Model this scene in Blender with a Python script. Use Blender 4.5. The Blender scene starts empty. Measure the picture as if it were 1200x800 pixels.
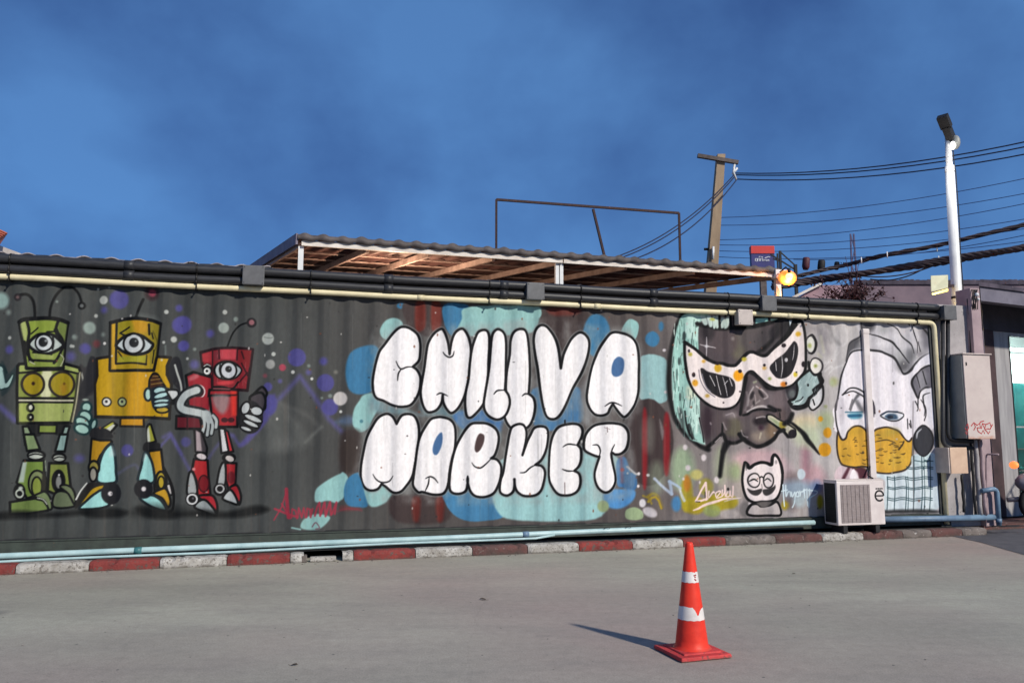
import bpy, bmesh, math, random
import numpy as np
from mathutils import Vector, Matrix
random.seed(7); rng = np.random.RandomState(11)
sc = bpy.context.scene
col = sc.collection
R = math.radians

# ------------------------------------------------------------------ camera
F = 933.0            # focal length in pixels of the 1200 px wide photograph
PITCH = math.atan(114 / F); EYE = 1.25
CP, SP = math.cos(PITCH), math.sin(PITCH)
cam = bpy.data.cameras.new('camera'); cam.sensor_width = 36; cam.lens = 36 * F / 1200
cam.clip_end = 5000; cam.clip_start = 0.05
camo = bpy.data.objects.new('camera', cam); col.objects.link(camo)
camo.location = (0, 0, EYE); camo.rotation_euler = (math.pi / 2 + PITCH, 0, 0)
sc.camera = camo

# surveying helpers: where in the place does a sight line of the photograph meet a known surface
def sight(px, py):
    u = (px - 600) / F; v = (400 - py) / F
    return Vector((u, CP - v * SP, SP + v * CP))
def on_level(px, py, z=0.0):
    r = sight(px, py); t = (z - EYE) / r.z
    return Vector((r.x * t, r.y * t, z))
def at_depth(px, py, Y):
    r = sight(px, py); t = Y / r.y
    return Vector((r.x * t, Y, EYE + r.z * t))
def to_photo(p):
    x, y, z = p[0], p[1], p[2] - EYE
    d = y * CP + z * SP; h = -y * SP + z * CP
    return 600 + F * x / d, 400 - F * h / d

ZR = 0.27 * 0.96     # top of the container's bottom rail
A_ = on_level(0, 633.5, ZR); B_ = on_level(1090, 602, ZR)
WD = (B_ - A_); WD.z = 0; WD.normalize()
WN = Vector((WD.y, -WD.x, 0))          # out of the wall, towards the yard
WO = Vector((A_.x, A_.y, 0))
def wp(u, w, z): return WO + WD * u + WN * w + Vector((0, 0, z))
def on_wall(px, py, w=0.0):            # -> (u, z) on the plane w metres in front of the wall
    r = sight(px, py); o = Vector((0, 0, EYE)) - (WO + WN * w)
    t = -o.dot(WN) / r.dot(WN)
    p = Vector((0, 0, EYE)) + r * t - WO
    return p.dot(WD), p.z

# ------------------------------------------------------------------ tagging
def tag(o, label=None, cat=None, group=None, kind=None):
    if label: o['label'] = label
    if cat: o['category'] = cat
    if group: o['group'] = group
    if kind: o['kind'] = kind
    return o
def empty(name, loc, label, cat, group=None):
    o = bpy.data.objects.new(name, None); col.objects.link(o); o.location = loc
    o.empty_display_size = 0.1
    bpy.context.view_layer.update()
    return tag(o, label, cat, group)

# ------------------------------------------------------------------ materials
def lin(c):
    c = np.asarray(c, dtype=float) / 255.0
    return np.where(c <= 0.04045, c / 12.92, ((c + 0.055) / 1.055) ** 2.4)
def L(r, g, b):
    v = lin((r, g, b)); return (float(v[0]), float(v[1]), float(v[2]), 1)
_m = {}
def mat(name, c1, c2=None, scale=6.0, rough=0.6, metal=0.0, bump=0.0, bscale=60.0, c3=None, thr=0.6, stretch=(1, 1, 1), spec=0.4, foot=None, emit=None, estr=0.0, coat=0.0):
    if name in _m: return _m[name]
    m = bpy.data.materials.new(name); m.use_nodes = True
    nt = m.node_tree; N = nt.nodes; K = nt.links; b = N['Principled BSDF']
    b.inputs['Roughness'].default_value = rough; b.inputs['Metallic'].default_value = metal
    b.inputs['Specular IOR Level'].default_value = spec
    b.inputs['Coat Weight'].default_value = coat
    tc = N.new('ShaderNodeTexCoord'); mp = N.new('ShaderNodeMapping'); K.new(tc.outputs['Object'], mp.inputs[0])
    mp.inputs['Scale'].default_value = stretch
    c2 = c2 or tuple(min(1, x * 0.72) for x in c1[:3]) + (1,)
    n = N.new('ShaderNodeTexNoise'); n.inputs['Scale'].default_value = scale; n.inputs['Detail'].default_value = 8; n.inputs['Roughness'].default_value = 0.62
    K.new(mp.outputs[0], n.inputs['Vector'])
    r = N.new('ShaderNodeValToRGB'); r.color_ramp.elements[0].position = 0.33; r.color_ramp.elements[1].position = 0.67
    r.color_ramp.elements[0].color = c2; r.color_ramp.elements[1].color = c1
    K.new(n.outputs['Fac'], r.inputs[0]); out = r.outputs[0]
    if c3:
        n2 = N.new('ShaderNodeTexNoise'); n2.inputs['Scale'].default_value = scale * 4.3; n2.inputs['Detail'].default_value = 10; n2.inputs['Roughness'].default_value = 0.7
        K.new(mp.outputs[0], n2.inputs['Vector'])
        r2 = N.new('ShaderNodeValToRGB'); r2.color_ramp.elements[0].position = thr; r2.color_ramp.elements[1].position = thr + 0.05
        K.new(n2.outputs['Fac'], r2.inputs[0])
        mx = N.new('ShaderNodeMix'); mx.data_type = 'RGBA'; K.new(r2.outputs[0], mx.inputs[0]); K.new(out, mx.inputs[6]); mx.inputs[7].default_value = c3
        out = mx.outputs[2]
    if foot:                                  # splashed dirt low down, ragged upper edge
        sx = N.new('ShaderNodeSeparateXYZ'); K.new(tc.outputs['Object'], sx.inputs[0])
        nf_ = N.new('ShaderNodeTexNoise'); nf_.inputs['Scale'].default_value = 14; nf_.inputs['Detail'].default_value = 6; K.new(tc.outputs['Object'], nf_.inputs['Vector'])
        ad = N.new('ShaderNodeMath'); ad.operation = 'MULTIPLY_ADD'; K.new(nf_.outputs['Fac'], ad.inputs[0]); ad.inputs[1].default_value = -foot[1]*2.2; K.new(sx.outputs[2], ad.inputs[2])
        mrf = N.new('ShaderNodeMapRange'); mrf.inputs['From Min'].default_value = -foot[1]*.3; mrf.inputs['From Max'].default_value = -foot[1]*1.1; mrf.inputs['To Max'].default_value = .85; K.new(ad.outputs[0], mrf.inputs[0])
        mf = N.new('ShaderNodeMix'); mf.data_type = 'RGBA'; K.new(mrf.outputs[0], mf.inputs[0]); K.new(out, mf.inputs[6]); mf.inputs[7].default_value = foot[0]; out = mf.outputs[2]
    K.new(out, b.inputs['Base Color'])
    if bump:
        nb = N.new('ShaderNodeTexNoise'); nb.inputs['Scale'].default_value = bscale; nb.inputs['Detail'].default_value = 6
        K.new(tc.outputs['Object'], nb.inputs['Vector'])
        bp = N.new('ShaderNodeBump'); bp.inputs['Strength'].default_value = bump; bp.inputs['Distance'].default_value = 0.01
        K.new(nb.outputs['Fac'], bp.inputs['Height']); K.new(bp.outputs[0], b.inputs['Normal'])
    if emit:
        b.inputs['Emission Color'].default_value = emit; b.inputs['Emission Strength'].default_value = estr
    _m[name] = m
    return m

# ------------------------------------------------------------------ mesh builder (world coordinates)
class MB:
    def __init__(s): s.v = []; s.f = []; s.mi = []; s.sm = []
    def add(s, vs, fs, mi=0, smooth=False):
        b = len(s.v); s.v += [tuple(v) for v in vs]
        for f in fs: s.f.append(tuple(b + i for i in f)); s.mi.append(mi); s.sm.append(smooth)
        return s
    def hexa(s, c, mi=0, bev=0.0):     # eight corners: bottom ring then top ring
        if bev > 0:
            bm = bmesh.new(); vv = [bm.verts.new(p) for p in c]
            for f in ((3,2,1,0),(4,5,6,7),(0,1,5,4),(1,2,6,5),(2,3,7,6),(3,0,4,7)): bm.faces.new([vv[i] for i in f])
            bmesh.ops.bevel(bm, geom=list(bm.edges), offset=bev, segments=2, profile=0.6, affect='EDGES')
            bm.verts.index_update()
            s.add([v.co[:] for v in bm.verts], [[v.index for v in f.verts] for f in bm.faces], mi, False); bm.free(); return s
        return s.add(c, ((3,2,1,0),(4,5,6,7),(0,1,5,4),(1,2,6,5),(2,3,7,6),(3,0,4,7)), mi)
    def wbox(s, u0, u1, w0, w1, z0, z1, mi=0, bev=0.0):   # box in wall coordinates
        return s.hexa([wp(u0,w1,z0), wp(u1,w1,z0), wp(u1,w0,z0), wp(u0,w0,z0), wp(u0,w1,z1), wp(u1,w1,z1), wp(u1,w0,z1), wp(u0,w0,z1)], mi, bev)
    def box(s, x0, x1, y0, y1, z0, z1, mi=0, bev=0.0):
        return s.hexa([(x0,y0,z0),(x1,y0,z0),(x1,y1,z0),(x0,y1,z0),(x0,y0,z1),(x1,y0,z1),(x1,y1,z1),(x0,y1,z1)], mi, bev)
    def beam(s, a, b, wd, ht, mi=0, up=Vector((0,0,1))):
        a = Vector(a); b = Vector(b); d = (b - a).normalized()
        if abs(d.dot(up)) > 0.98: up = Vector((0,1,0))
        x = d.cross(up).normalized() * wd / 2; y = x.normalized().cross(d).normalized() * ht / 2
        return s.hexa([a-x-y, a+x-y, b+x-y, b-x-y, a-x+y, a+x+y, b+x+y, b-x+y], mi)
    def tube(s, pts, r, n=10, mi=0, caps=True):
        pts = [Vector(p) for p in pts]; rr = r if hasattr(r, '__len__') else [r] * len(pts)
        vs = []; fs = []; ref = None
        for i, p in enumerate(pts):
            t = (pts[min(i+1, len(pts)-1)] - pts[max(i-1, 0)]).normalized()
            if ref is None:
                ref = t.cross(Vector((0,0,1)));
                if ref.length < 0.05: ref = t.cross(Vector((0,1,0)))
                ref.normalize()
            x = (ref - t * ref.dot(t)).normalized(); ref = x; y = t.cross(x)
            for k in range(n):
                a = 2 * math.pi * k / n; vs.append(p + (x * math.cos(a) + y * math.sin(a)) * rr[i])
        for i in range(len(pts) - 1):
            for k in range(n): fs.append((i*n+k, i*n+(k+1)%n, (i+1)*n+(k+1)%n, (i+1)*n+k))
        s.add(vs, fs, mi, True)
        if caps: 
            b = len(s.v) - len(vs)
            s.f.append(tuple(b + k for k in range(n))[::-1]); s.mi.append(mi); s.sm.append(False)
            s.f.append(tuple(b + (len(pts)-1)*n + k for k in range(n))); s.mi.append(mi); s.sm.append(False)
        return s
    def lathe(s, c, prof, n=32, mi=0):
        c = Vector(c); vs = []; fs = []
        for r, z in prof:
            for k in range(n):
                a = 2*math.pi*k/n; vs.append((c.x + r*math.cos(a), c.y + r*math.sin(a), c.z + z))
        for i in range(len(prof)-1):
            for k in range(n): fs.append((i*n+k, i*n+(k+1)%n, (i+1)*n+(k+1)%n, (i+1)*n+k))
        return s.add(vs, fs, mi, True)
    def ball(s, c, r, n=12, mi=0, sc=(1,1,1)):
        c = Vector(c); vs = []; fs = []; m = n // 2
        for i in range(m + 1):
            p = math.pi * i / m
            for k in range(n):
                a = 2*math.pi*k/n; vs.append((c.x + sc[0]*r*math.sin(p)*math.cos(a), c.y + sc[1]*r*math.sin(p)*math.sin(a), c.z + sc[2]*r*math.cos(p)))
        for i in range(m):
            for k in range(n): fs.append((i*n+k, (i+1)*n+k, (i+1)*n+(k+1)%n, i*n+(k+1)%n))
        return s.add(vs, fs, mi, True)
    def ribbon(s, pts, wd, nrm, th=0.003, mi=0):          # painted stroke raised a hair from its plate
        pts = [Vector(p) for p in pts]; nrm = Vector(nrm).normalized(); L_ = []; R_ = []
        for i, p in enumerate(pts):
            t = (pts[min(i+1,len(pts)-1)] - pts[max(i-1,0)]); t = t - nrm*t.dot(nrm); t.normalize()
            x = t.cross(nrm) * wd / 2; L_.append(p + x); R_.append(p - x)
        for i in range(len(pts)-1):
            b = [L_[i], R_[i], R_[i+1], L_[i+1]]
            s.hexa([*b, *[q + nrm*th for q in b]], mi)
        return s
    def build(s, name, m, parent=None, loc=None, kind=None):
        me = bpy.data.meshes.new(name)
        if parent is not None:
            base = Vector(parent.location)
            q = parent.parent
            while q is not None: base = base + Vector(q.location); q = q.parent
            loc = Vector((0, 0, 0)); off = base
        else:
            if loc is None:
                a = np.array(s.v); loc = Vector(((a[:,0].min()+a[:,0].max())/2, (a[:,1].min()+a[:,1].max())/2, a[:,2].min()))
            loc = Vector(loc); off = loc
        a = np.array(s.v, dtype=float) - np.array(off[:])
        me.from_pydata(a.tolist(), [], s.f)
        ms = m if isinstance(m, (list, tuple)) else [m]
        for x in ms: me.materials.append(x)
        me.polygons.foreach_set('material_index', s.mi); me.polygons.foreach_set('use_smooth', s.sm)
        me.update()
        bm = bmesh.new(); bm.from_mesh(me); bmesh.ops.recalc_face_normals(bm, faces=bm.faces); bm.to_mesh(me); bm.free()
        o = bpy.data.objects.new(name, me); col.objects.link(o); o.location = loc
        if parent is not None: o.parent = parent
        if kind: o['kind'] = kind
        return o

def smooth_pts(pts, closed=True, sub=5):
    P = np.array(pts, dtype=float); n = len(P); out = []
    if n < 3: return P
    rngi = range(n) if closed else range(n - 1)
    for i in rngi:
        p1 = P[i]; p2 = P[(i+1) % n]
        if np.allclose(p1, p2): continue
        p0 = P[(i-1) % n] if (closed or i > 0) else p1
        p3 = P[(i+2) % n] if (closed or i < n-2) else p2
        for k in range(sub):
            t = k / sub
            out.append(0.5*((2*p1) + (-p0+p2)*t + (2*p0-5*p1+4*p2-p3)*t*t + (-p0+3*p1-3*p2+p3)*t**3))
    if not closed: out.append(P[-1])
    return np.array(out)
def arc3(pts, sub=6):                       # smooth path through 3-D points
    P = [Vector(p) for p in pts]; out = []
    for i in range(len(P)-1):
        p1, p2 = P[i], P[i+1]; p0 = P[i-1] if i else p1; p3 = P[i+2] if i+2 < len(P) else p2
        for k in range(sub):
            t = k/sub
            out.append(0.5*((2*p1) + (-p0+p2)*t + (2*p0-5*p1+4*p2-p3)*t*t + (-p0+3*p1-3*p2+p3)*t**3))
    out.append(P[-1]); return out
def bend(a, c, b, r, n=7):                  # a -> c -> b with a rounded corner at c
    a, c, b = Vector(a), Vector(c), Vector(b)
    p = c + (a-c).normalized()*r; q = c + (b-c).normalized()*r
    out = [a]
    for i in range(n+1):
        t = i/n; out.append(p*(1-t)**2 + c*2*t*(1-t) + q*t*t)
    out.append(b); return out
SUN_E = 4.15; SUN_C = (1.0, .945, .84)
SKY_T = (.42, .70, 1.0, 1); SKY_F = (1.35, 3.3, 8.0, 1); SKY_S = .064; SKX = .9
# ------------------------------------------------------------------ the painted wall panel
class Paint:
    """Paint film of the corrugated panel: one colour per point of the panel. Strokes are written on the
    wall's own tracing grid (X right, Y down), which is fixed to the panel."""
    def __init__(s, PX, PY, base):
        s.X, s.Y, s.C = PX, PY, base
        s.cx0, s.cx1 = PX.min(0), PX.max(0); s.ry0, s.ry1 = PY.min(1), PY.max(1)
        s.ox = s.oy = 0.0; s.k = 1.0; s.alpha = 1.0; s.lw = 1.0
    def at(s, ox, oy, k): s.ox, s.oy, s.k = ox, oy, k
    def pts(s, t):
        if isinstance(t, str): t = [tuple(map(float, q.split(','))) for q in t.split()]
        return np.array([(s.ox + x / s.k, s.oy + y / s.k) for x, y in t])
    def win(s, x0, x1, y0, y1):
        c = np.where((s.cx1 >= x0) & (s.cx0 <= x1))[0]; r = np.where((s.ry1 >= y0) & (s.ry0 <= y1))[0]
        if len(c) == 0 or len(r) == 0: return None
        return slice(r[0], r[-1]+1), slice(c[0], c[-1]+1)
    def mix(s, w, col, cov):
        cov = np.clip(cov, 0, 1)[..., None]; s.C[w] = s.C[w] * (1 - cov) + np.array(col, dtype=float) * cov
    def segd(s, X, Y, P, closed):
        d = np.full(X.shape, 1e9); n = len(P)
        inside = np.zeros(X.shape, bool)
        for i in range(n if closed else n-1):
            ax, ay = P[i]; bx, by = P[(i+1) % n]; ex, ey = bx-ax, by-ay; l = ex*ex+ey*ey
            if l < 1e-12: continue
            t = np.clip(((X-ax)*ex + (Y-ay)*ey)/l, 0, 1)
            d = np.minimum(d, (X-ax-t*ex)**2 + (Y-ay-t*ey)**2)
            if closed:
                c = ((ay > Y) != (by > Y))
                with np.errstate(divide='ignore', invalid='ignore'):
                    inside ^= c & (X < (bx-ax)*(Y-ay)/((by-ay) if by != ay else 1e-12) + ax)
        return np.sqrt(d), inside
    def fill(s, t, col, soft=0.5, line=0, lcol=(12,12,14), sm=True, a=1.0):
        P = s.pts(t); line = line * s.lw
        if sm: P = smooth_pts(P, True)
        m = soft * 2 + line + 1
        w = s.win(P[:,0].min()-m, P[:,0].max()+m, P[:,1].min()-m, P[:,1].max()+m)
        if w is None: return
        d, ins = s.segd(s.X[w], s.Y[w], P, True); sd = np.where(ins, -d, d)
        if col is not None: s.mix(w, col, a * np.clip(0.5 - sd/(2*soft), 0, 1))
        if line: s.mix(w, lcol, a * np.clip((line/2 - d)/0.9 + 0.5, 0, 1))
    def line(s, t, col, wd, soft=0.45, sm=True, a=1.0, taper=False):
        P = s.pts(t); wd = wd * (s.lw if sum(col) < 200 else 1)
        if sm: P = smooth_pts(P, False)
        m = wd + soft*2
        w = s.win(P[:,0].min()-m, P[:,0].max()+m, P[:,1].min()-m, P[:,1].max()+m)
        if w is None: return
        if taper:
            cov = np.zeros(s.X[w].shape); n = len(P)
            for i in range(n-1):
                f = (i+0.5)/(n-1); ww = wd*max(0.25, math.sin(math.pi*(0.12+0.76*f)))
                d, _ = s.segd(s.X[w], s.Y[w], P[i:i+2], False); cov = np.maximum(cov, np.clip((ww/2-d)/(2*soft)+0.5, 0, 1))
            s.mix(w, col, a*cov); return
        d, _ = s.segd(s.X[w], s.Y[w], P, False)
        s.mix(w, col, a * np.clip((wd/2 - d)/(2*soft) + 0.5, 0, 1))
    def dot(s, x, y, r, col, ry=None, soft=0.5, rot=0, line=0, lcol=(26,27,30), a=1.0):
        n = 28; ry = ry or r; c, q = math.cos(R(rot)), math.sin(R(rot))
        t = [(x + r*math.cos(2*math.pi*k/n)*c - ry*math.sin(2*math.pi*k/n)*q, y + r*math.cos(2*math.pi*k/n)*q + ry*math.sin(2*math.pi*k/n)*c) for k in range(n)]
        s.fill(t, col, soft, line, lcol, False, a)

def value_noise(X, Y, seed, size=256):
    g = np.random.RandomState(seed).rand(size, size)
    xi = np.floor(X).astype(int); yi = np.floor(Y).astype(int); fx = X-xi; fy = Y-yi
    fx = fx*fx*(3-2*fx); fy = fy*fy*(3-2*fy)
    a = g[yi % size, xi % size]; b = g[yi % size, (xi+1) % size]; c = g[(yi+1) % size, xi % size]; d = g[(yi+1) % size, (xi+1) % size]
    return (a*(1-fx)+b*fx)*(1-fy) + (c*(1-fx)+d*fx)*fy
def fbm(X, Y, seed, o=4):
    s = 0; t = 0
    for i in range(o): s = s + value_noise(X*2**i, Y*2**i, seed+i)/2**i; t += 1/2**i
    return s/t

BK = (12,12,14)
def paint_mural(p):
    # -- ground coats: dark grey to the left, brownish in the middle, pale grey smoke to the right
    X, Y = p.X, p.Y
    n1 = fbm(X/70, Y/70, 3); n2 = fbm(X/16, Y/60, 9)
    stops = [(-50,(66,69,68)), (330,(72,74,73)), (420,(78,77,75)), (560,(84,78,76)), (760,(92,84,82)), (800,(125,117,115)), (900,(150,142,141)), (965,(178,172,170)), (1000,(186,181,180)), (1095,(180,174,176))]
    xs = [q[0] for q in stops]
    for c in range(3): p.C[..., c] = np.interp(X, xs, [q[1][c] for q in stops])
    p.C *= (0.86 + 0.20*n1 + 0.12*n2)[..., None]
    PU=(82,78,140); PD=(92,88,138); W=(176,178,172); G=(128,138,132); TL=(146,186,183); BL=(62,120,156); BR=(70,58,57); RD=(120,48,40); HALO=(158,160,158)
    # -- mountains of pale purple
    p.at(300,345,5.16)
    p.line('20,790 130,640 265,495 350,610 440,750 520,830', PD, 5.5, 2.4, sm=False, a=.75)
    p.line('60,790 150,660 250,800', (112,112,108), 6, 4, sm=False, a=.5); p.line('150,660 310,730 380,800', (105,105,102), 4, 3, a=.45)
    p.fill('150,670 60,800 20,960 330,900 250,790', (98,100,97), 6, a=.5)
    p.at(300,490,5); p.dot(160,150,60,(105,106,104),ry=40,soft=6,a=.6); p.line('290,140 330,100 385,50',(118,120,116),3,2,a=.6)
    p.at(195,465,5.515)
    p.line('640,150 560,240 480,310 430,250 400,240', PD, 4, 2, a=.75); p.line('-20,260 20,235 150,470', PD, 4, 2, sm=False, a=.7); p.line('270,400 350,290 430,250', PD, 3, 2, a=.6)
    p.fill('700,-20 705,60 640,170 520,300 470,310 600,150 650,30', (84,78,135), 2.2, a=.8)
    p.dot(125,290,32,PU,soft=1.5,a=.7)
    p.at(80,510,8); p.dot(553,140,58,PU,soft=1.2,a=.85); p.line('450,365 610,275 655,315',(86,88,110),3,1.5,a=.7); p.line('865,100 960,-5 1060,175',PD,3,1.5,sm=False,a=.8)
    p.dot(100,215,45,PU,ry=35,soft=3,a=.7)
    p.at(0,420,8); p.line('0,455 140,575',PD,7,2.5,a=.8)
    # -- dots of the starry background
    p.at(85,330,8)
    for x,y,r,c,so in ((435,165,88,PU,1.6),(115,625,50,PU,1.8),(1010,405,80,PU,1.3),(1030,600,45,PU,1.3),(995,245,33,PU,1.6),(295,265,28,PU,2.5),(290,172,40,W,.8),(155,430,58,(146,160,152),1.5),(215,318,18,W,.8),(235,68,11,W,.6),(878,283,20,W,.7),(945,540,24,W,.9),(855,568,14,W,.6),(300,578,14,(215,212,208),.5),(220,580,35,(112,60,62),2),(5,605,14,W,.6),(20,520,22,G,2),(285,495,16,G,2),(345,55,10,G,.7)):
        p.dot(x,y,r,c,soft=so,a=.9)
    p.line('870,600 872,680',G,2,1,a=.6)
    p.at(0,330,8)
    for x,y,r,c,so in ((0,175,78,(140,165,160),2.4),(75,285,24,G,2),(88,525,17,W,.8),(85,635,38,PU,2),(530,185,12,G,.8),(665,602,16,W,.7),(690,515,14,G,1.2),(660,700,45,PD,3)): p.dot(x,y,r,c,soft=so,a=.9)
    p.at(195,365,7.27)
    for x,y,r,c,so in ((140,110,76,PU,1.4),(148,290,46,PU,1.4),(372,185,33,PU,2),(487,138,45,(156,164,157),.9),(590,62,20,G,1),(498,5,20,W,.7),(62,235,25,W,1),(178,400,12,W,.7),(865,230,51,(172,176,170),.9),(885,448,40,(160,160,156),1),(912,362,17,W,.6),(840,545,18,(125,70,78),1.2),(865,640,38,PU,1.1),(238,450,38,PD,2.4),(5,5,14,W,.6),(240,320,14,G,1)): p.dot(x,y,r,c,soft=so,a=.9)
    p.line('830,215 880,225 905,220',(120,124,120),1,.5)
    p.at(300,345,5.16)
    for x,y,r,c,so in ((107,360,11,W,.8),(160,440,21,(168,66,84),.9),(223,468,11,(205,205,200),.6),(247,380,55,PU,1),(320,430,10,G,1),(318,470,16,PD,2),(338,508,9,(205,205,200),.5),(408,403,24,PU,2),(420,533,53,PU,1),(448,680,50,PU,1.2),(510,628,42,(200,194,190),1),(448,612,12,G,1),(513,707,9,(205,205,200),.6),(145,523,13,PD,1.4),(483,468,12,(120,118,110),1.4),(398,625,8,G,.8)): p.dot(x,y,r,c,soft=so,a=.92)
    p.dot(85,665,42,PU,ry=62,soft=1.6,a=.85)
    # -- blue / teal / brown / rust blotches round the lettering
    p.at(400,340,2.857)
    p.fill('80,185 120,190 130,240 110,330 60,348 25,330 14,270 30,210',BL,1.2)
    p.fill('60,430 20,420 -20,440 10,450 50,445',(90,110,140),3,a=.7)
    p.fill('75,350 112,345 130,380 105,430 90,462 60,475 38,448 42,400 60,370',TL,1); p.dot(68,438,6,(80,130,140),soft=.6)
    p.fill('0,480 60,470 70,540 60,620 0,615',(62,52,50),3,a=.9)
    p.fill('130,130 150,100 180,92 205,110 200,145 160,165 135,155',TL,.9); p.dot(200,52,14,BL,ry=10,soft=1)
    p.fill('212,40 345,48 345,110 320,150 270,150 220,110',BR,1.4)
    for x,wv in ((265,30),(318,30)): p.fill([(x-wv/2,42),(x+wv/2,42),(x+wv/2,125),(x-wv/2,130)],(122,48,38),1.6,a=.85)
    p.fill('345,48 425,50 410,110 385,150 365,150 345,110',BL,.8)
    p.fill('430,55 660,55 662,100 640,140 560,150 400,150 405,95',TL,1)
    p.fill('120,350 270,420 280,380 560,440 560,500 400,520 380,430 120,410',(110,142,150),3,a=.8)
    p.fill('380,410 480,400 550,430 560,470 440,470 390,450',(70,112,158),2)
    p.fill('540,440 600,450 610,560 540,560',(98,94,92),3)
    p.fill('0,612 20,625 22,655 0,700',TL,1); p.fill('22,635 60,610 75,660 90,720 50,725 10,700',BL,1)
    p.fill('75,640 170,640 160,700 110,725 85,705',TL,1.2)
    p.fill('160,700 230,685 355,690 352,772 190,775',BR,2)
    for x in (250,330): p.fill([(x-12,700),(x+14,695),(x+10,768),(x-8,768)],RD,2,a=.8)
    p.fill('350,640 560,640 560,745 480,772 400,765 350,715',(72,128,164),.9)
    p.fill('0,720 60,725 60,735 0,738',(120,60,62),1.5,a=.6)
    p.at(590,340,2.855)
    p.fill('128,60 275,62 275,130 240,190 180,200 135,130',BR,2); p.fill('150,60 255,62 240,82 170,84',(112,48,40),2,a=.8)
    p.dot(110,76,18,TL,ry=20,soft=.8); p.dot(312,150,46,BL,ry=72,soft=1.2)
    p.fill('400,125 420,97 450,105 455,130 440,165 400,150',TL,.7)
    p.dot(500,163,25,BL,ry=26,soft=.9); p.dot(530,120,8,BL,ry=16,soft=1.2)
    p.fill('455,228 540,225 548,300 545,372 460,362',(150,184,184),.9)
    p.fill('100,330 240,320 262,360 262,440 150,470 100,440',(74,120,158),1.4)
    p.fill('262,320 300,300 300,430 262,440',(140,140,140),3,a=.8)
    p.dot(485,508,84,(66,54,54),ry=146,soft=1)
    for x,w_,y0,y1 in ((475,13,415,640),(548,16,425,600)): p.fill([(x-w_/2,y0),(x+w_/2,y0+6),(x+w_/2,y1),(x-w_/2,y1)],(150,36,42),1.4,a=.9)
    p.fill('525,430 540,470 535,500 528,470',(130,120,120),1.2,a=.8)
    p.fill('5,560 250,520 385,560 370,640 345,700 310,765 60,770 -20,740 -40,640',(152,190,190),1.2)
    p.fill('380,575 410,560 425,640 385,655',(60,116,170),1); p.fill('400,620 440,610 448,655 425,672 400,655',(44,98,152),1)
    p.fill('340,670 400,665 440,670 435,700 395,730 345,720',(84,142,192),1.4)
    p.line('395,520 400,640',(120,52,58),3,2,a=.7); p.dot(400,600,6,(150,60,60),soft=1)
    p.dot(335,722,18,(150,164,124),ry=20,soft=1.2); p.fill('412,735 440,725 468,740 465,765 415,765',(152,168,132),.8)
    p.line('415,590 440,612 455,615',(190,190,190),2.4,1)
    for x,y in ((455,613),(485,618),(453,655),(540,200),(545,340)): p.dot(x,y,5,(214,206,206),soft=.7)
    p.dot(468,712,11,(205,200,202),ry=14,soft=.9); p.dot(492,742,24,(196,188,190),ry=16,rot=25,soft=1.3)
    p.line('485,690 500,680 520,690 535,725',(150,128,46),3,1.2)
    # -- pale haze hugging the letters
    for t in ('445,385 480,378 520,383 560,382 640,377 700,385 740,390 752,420 748,480 735,500 742,570 700,585 560,588 420,578 424,520 436,470 434,420',):
        p.at(0,0,1); P = smooth_pts(p.pts(t)); w = p.win(410,765,368,600)
        d,i = p.segd(p.X[w],p.Y[w],P,True); nn = fbm(p.X[w]/9,p.Y[w]/14,51)
        p.mix(w, HALO, np.where(i,0.62,0.62*np.clip(1-d/7,0,1))*np.clip(nn*1.9-0.45,0,1)*0.8)
    # -- lettering
    WH=(232,228,227); LW=3.0
    def letter(t, holes=(), inner=()):
        p.fill(t, (150,152,151), 1.2, 5.6, (140,142,141), a=.55)
    glyphs = []
    T1=(425,370,7.27); T2=(510,375,7.27); T3=(590,370,5.71); T4=(670,370,7.27); T5=(415,475,7.27); T6=(500,480,7.27); T7=(580,480,7.27); T8=(660,480,7.27)
    glyphs.append((T1,'345,93 410,108 470,158 491,230 491,310 480,380 430,432 430,432 465,460 491,515 492,580 480,650 445,720 400,762 320,774 250,757 180,722 120,700 93,650 86,560 98,470 118,380 145,300 190,240 250,160 300,110',(),('285,385 305,430 330,452 380,435 432,432','330,452 305,490 298,550')))
    H=[(517.2,385.1),(508.9,390.6),(502,401.6),(499.3,415.4),(497.2,431.9),(494.5,447),(493,459.4),(494.5,470.4),(498,479.5),(503,483),(512,480),(517.5,472),(519,463),(519,463),(519.8,471.3),(523.8,479.5),(529.3,483.7),(537.5,477.5),(544.4,464.4),(548.5,448),(550.6,430),(552,412),(549.9,397),(545,386.7),(540,385),(533.4,390),(529.3,399.8),(526.8,414.9),(526.8,414.9),(525,401),(521,388.8)]
    glyphs.append(((0,0,1),H,(),([(519.4,412.2),(522,416),(526.5,418.5),(530.7,416.5),(532.2,411.5)],[(512.2,462.3),(517,460.3),(524.5,463.7)])))
    glyphs.append((T2,'430,82 460,120 464,220 457,350 455,450 440,600 415,710 350,790 300,830 270,810 258,720 262,620 285,500 295,380 310,260 335,170 370,100',(),()))
    glyphs.append((T3,'255,62 300,80 345,140 370,220 385,350 385,350 402,260 440,180 480,130 520,110 560,140 575,190 560,280 520,390 460,500 410,610 370,675 330,690 290,670 265,600 245,480 230,350 215,260 205,160 220,90',(),()))
    glyphs.append((T3,'110,88 150,100 168,160 178,280 180,400 172,520 172,520 205,550 215,610 200,690 165,745 100,760 50,745 15,690 15,650 40,600 40,560 20,500 25,380 45,260 50,170 70,110',(),('125,535 150,520 190,527',)))
    glyphs.append((T2,'540,78 590,110 607,180 607,320 603,500 597,592 597,592 630,640 640,710 615,790 575,832 516,845 450,805 418,730 430,620 450,500 465,380 475,240 485,140 505,95',(),('500,630 530,600 592,595',)))
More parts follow.
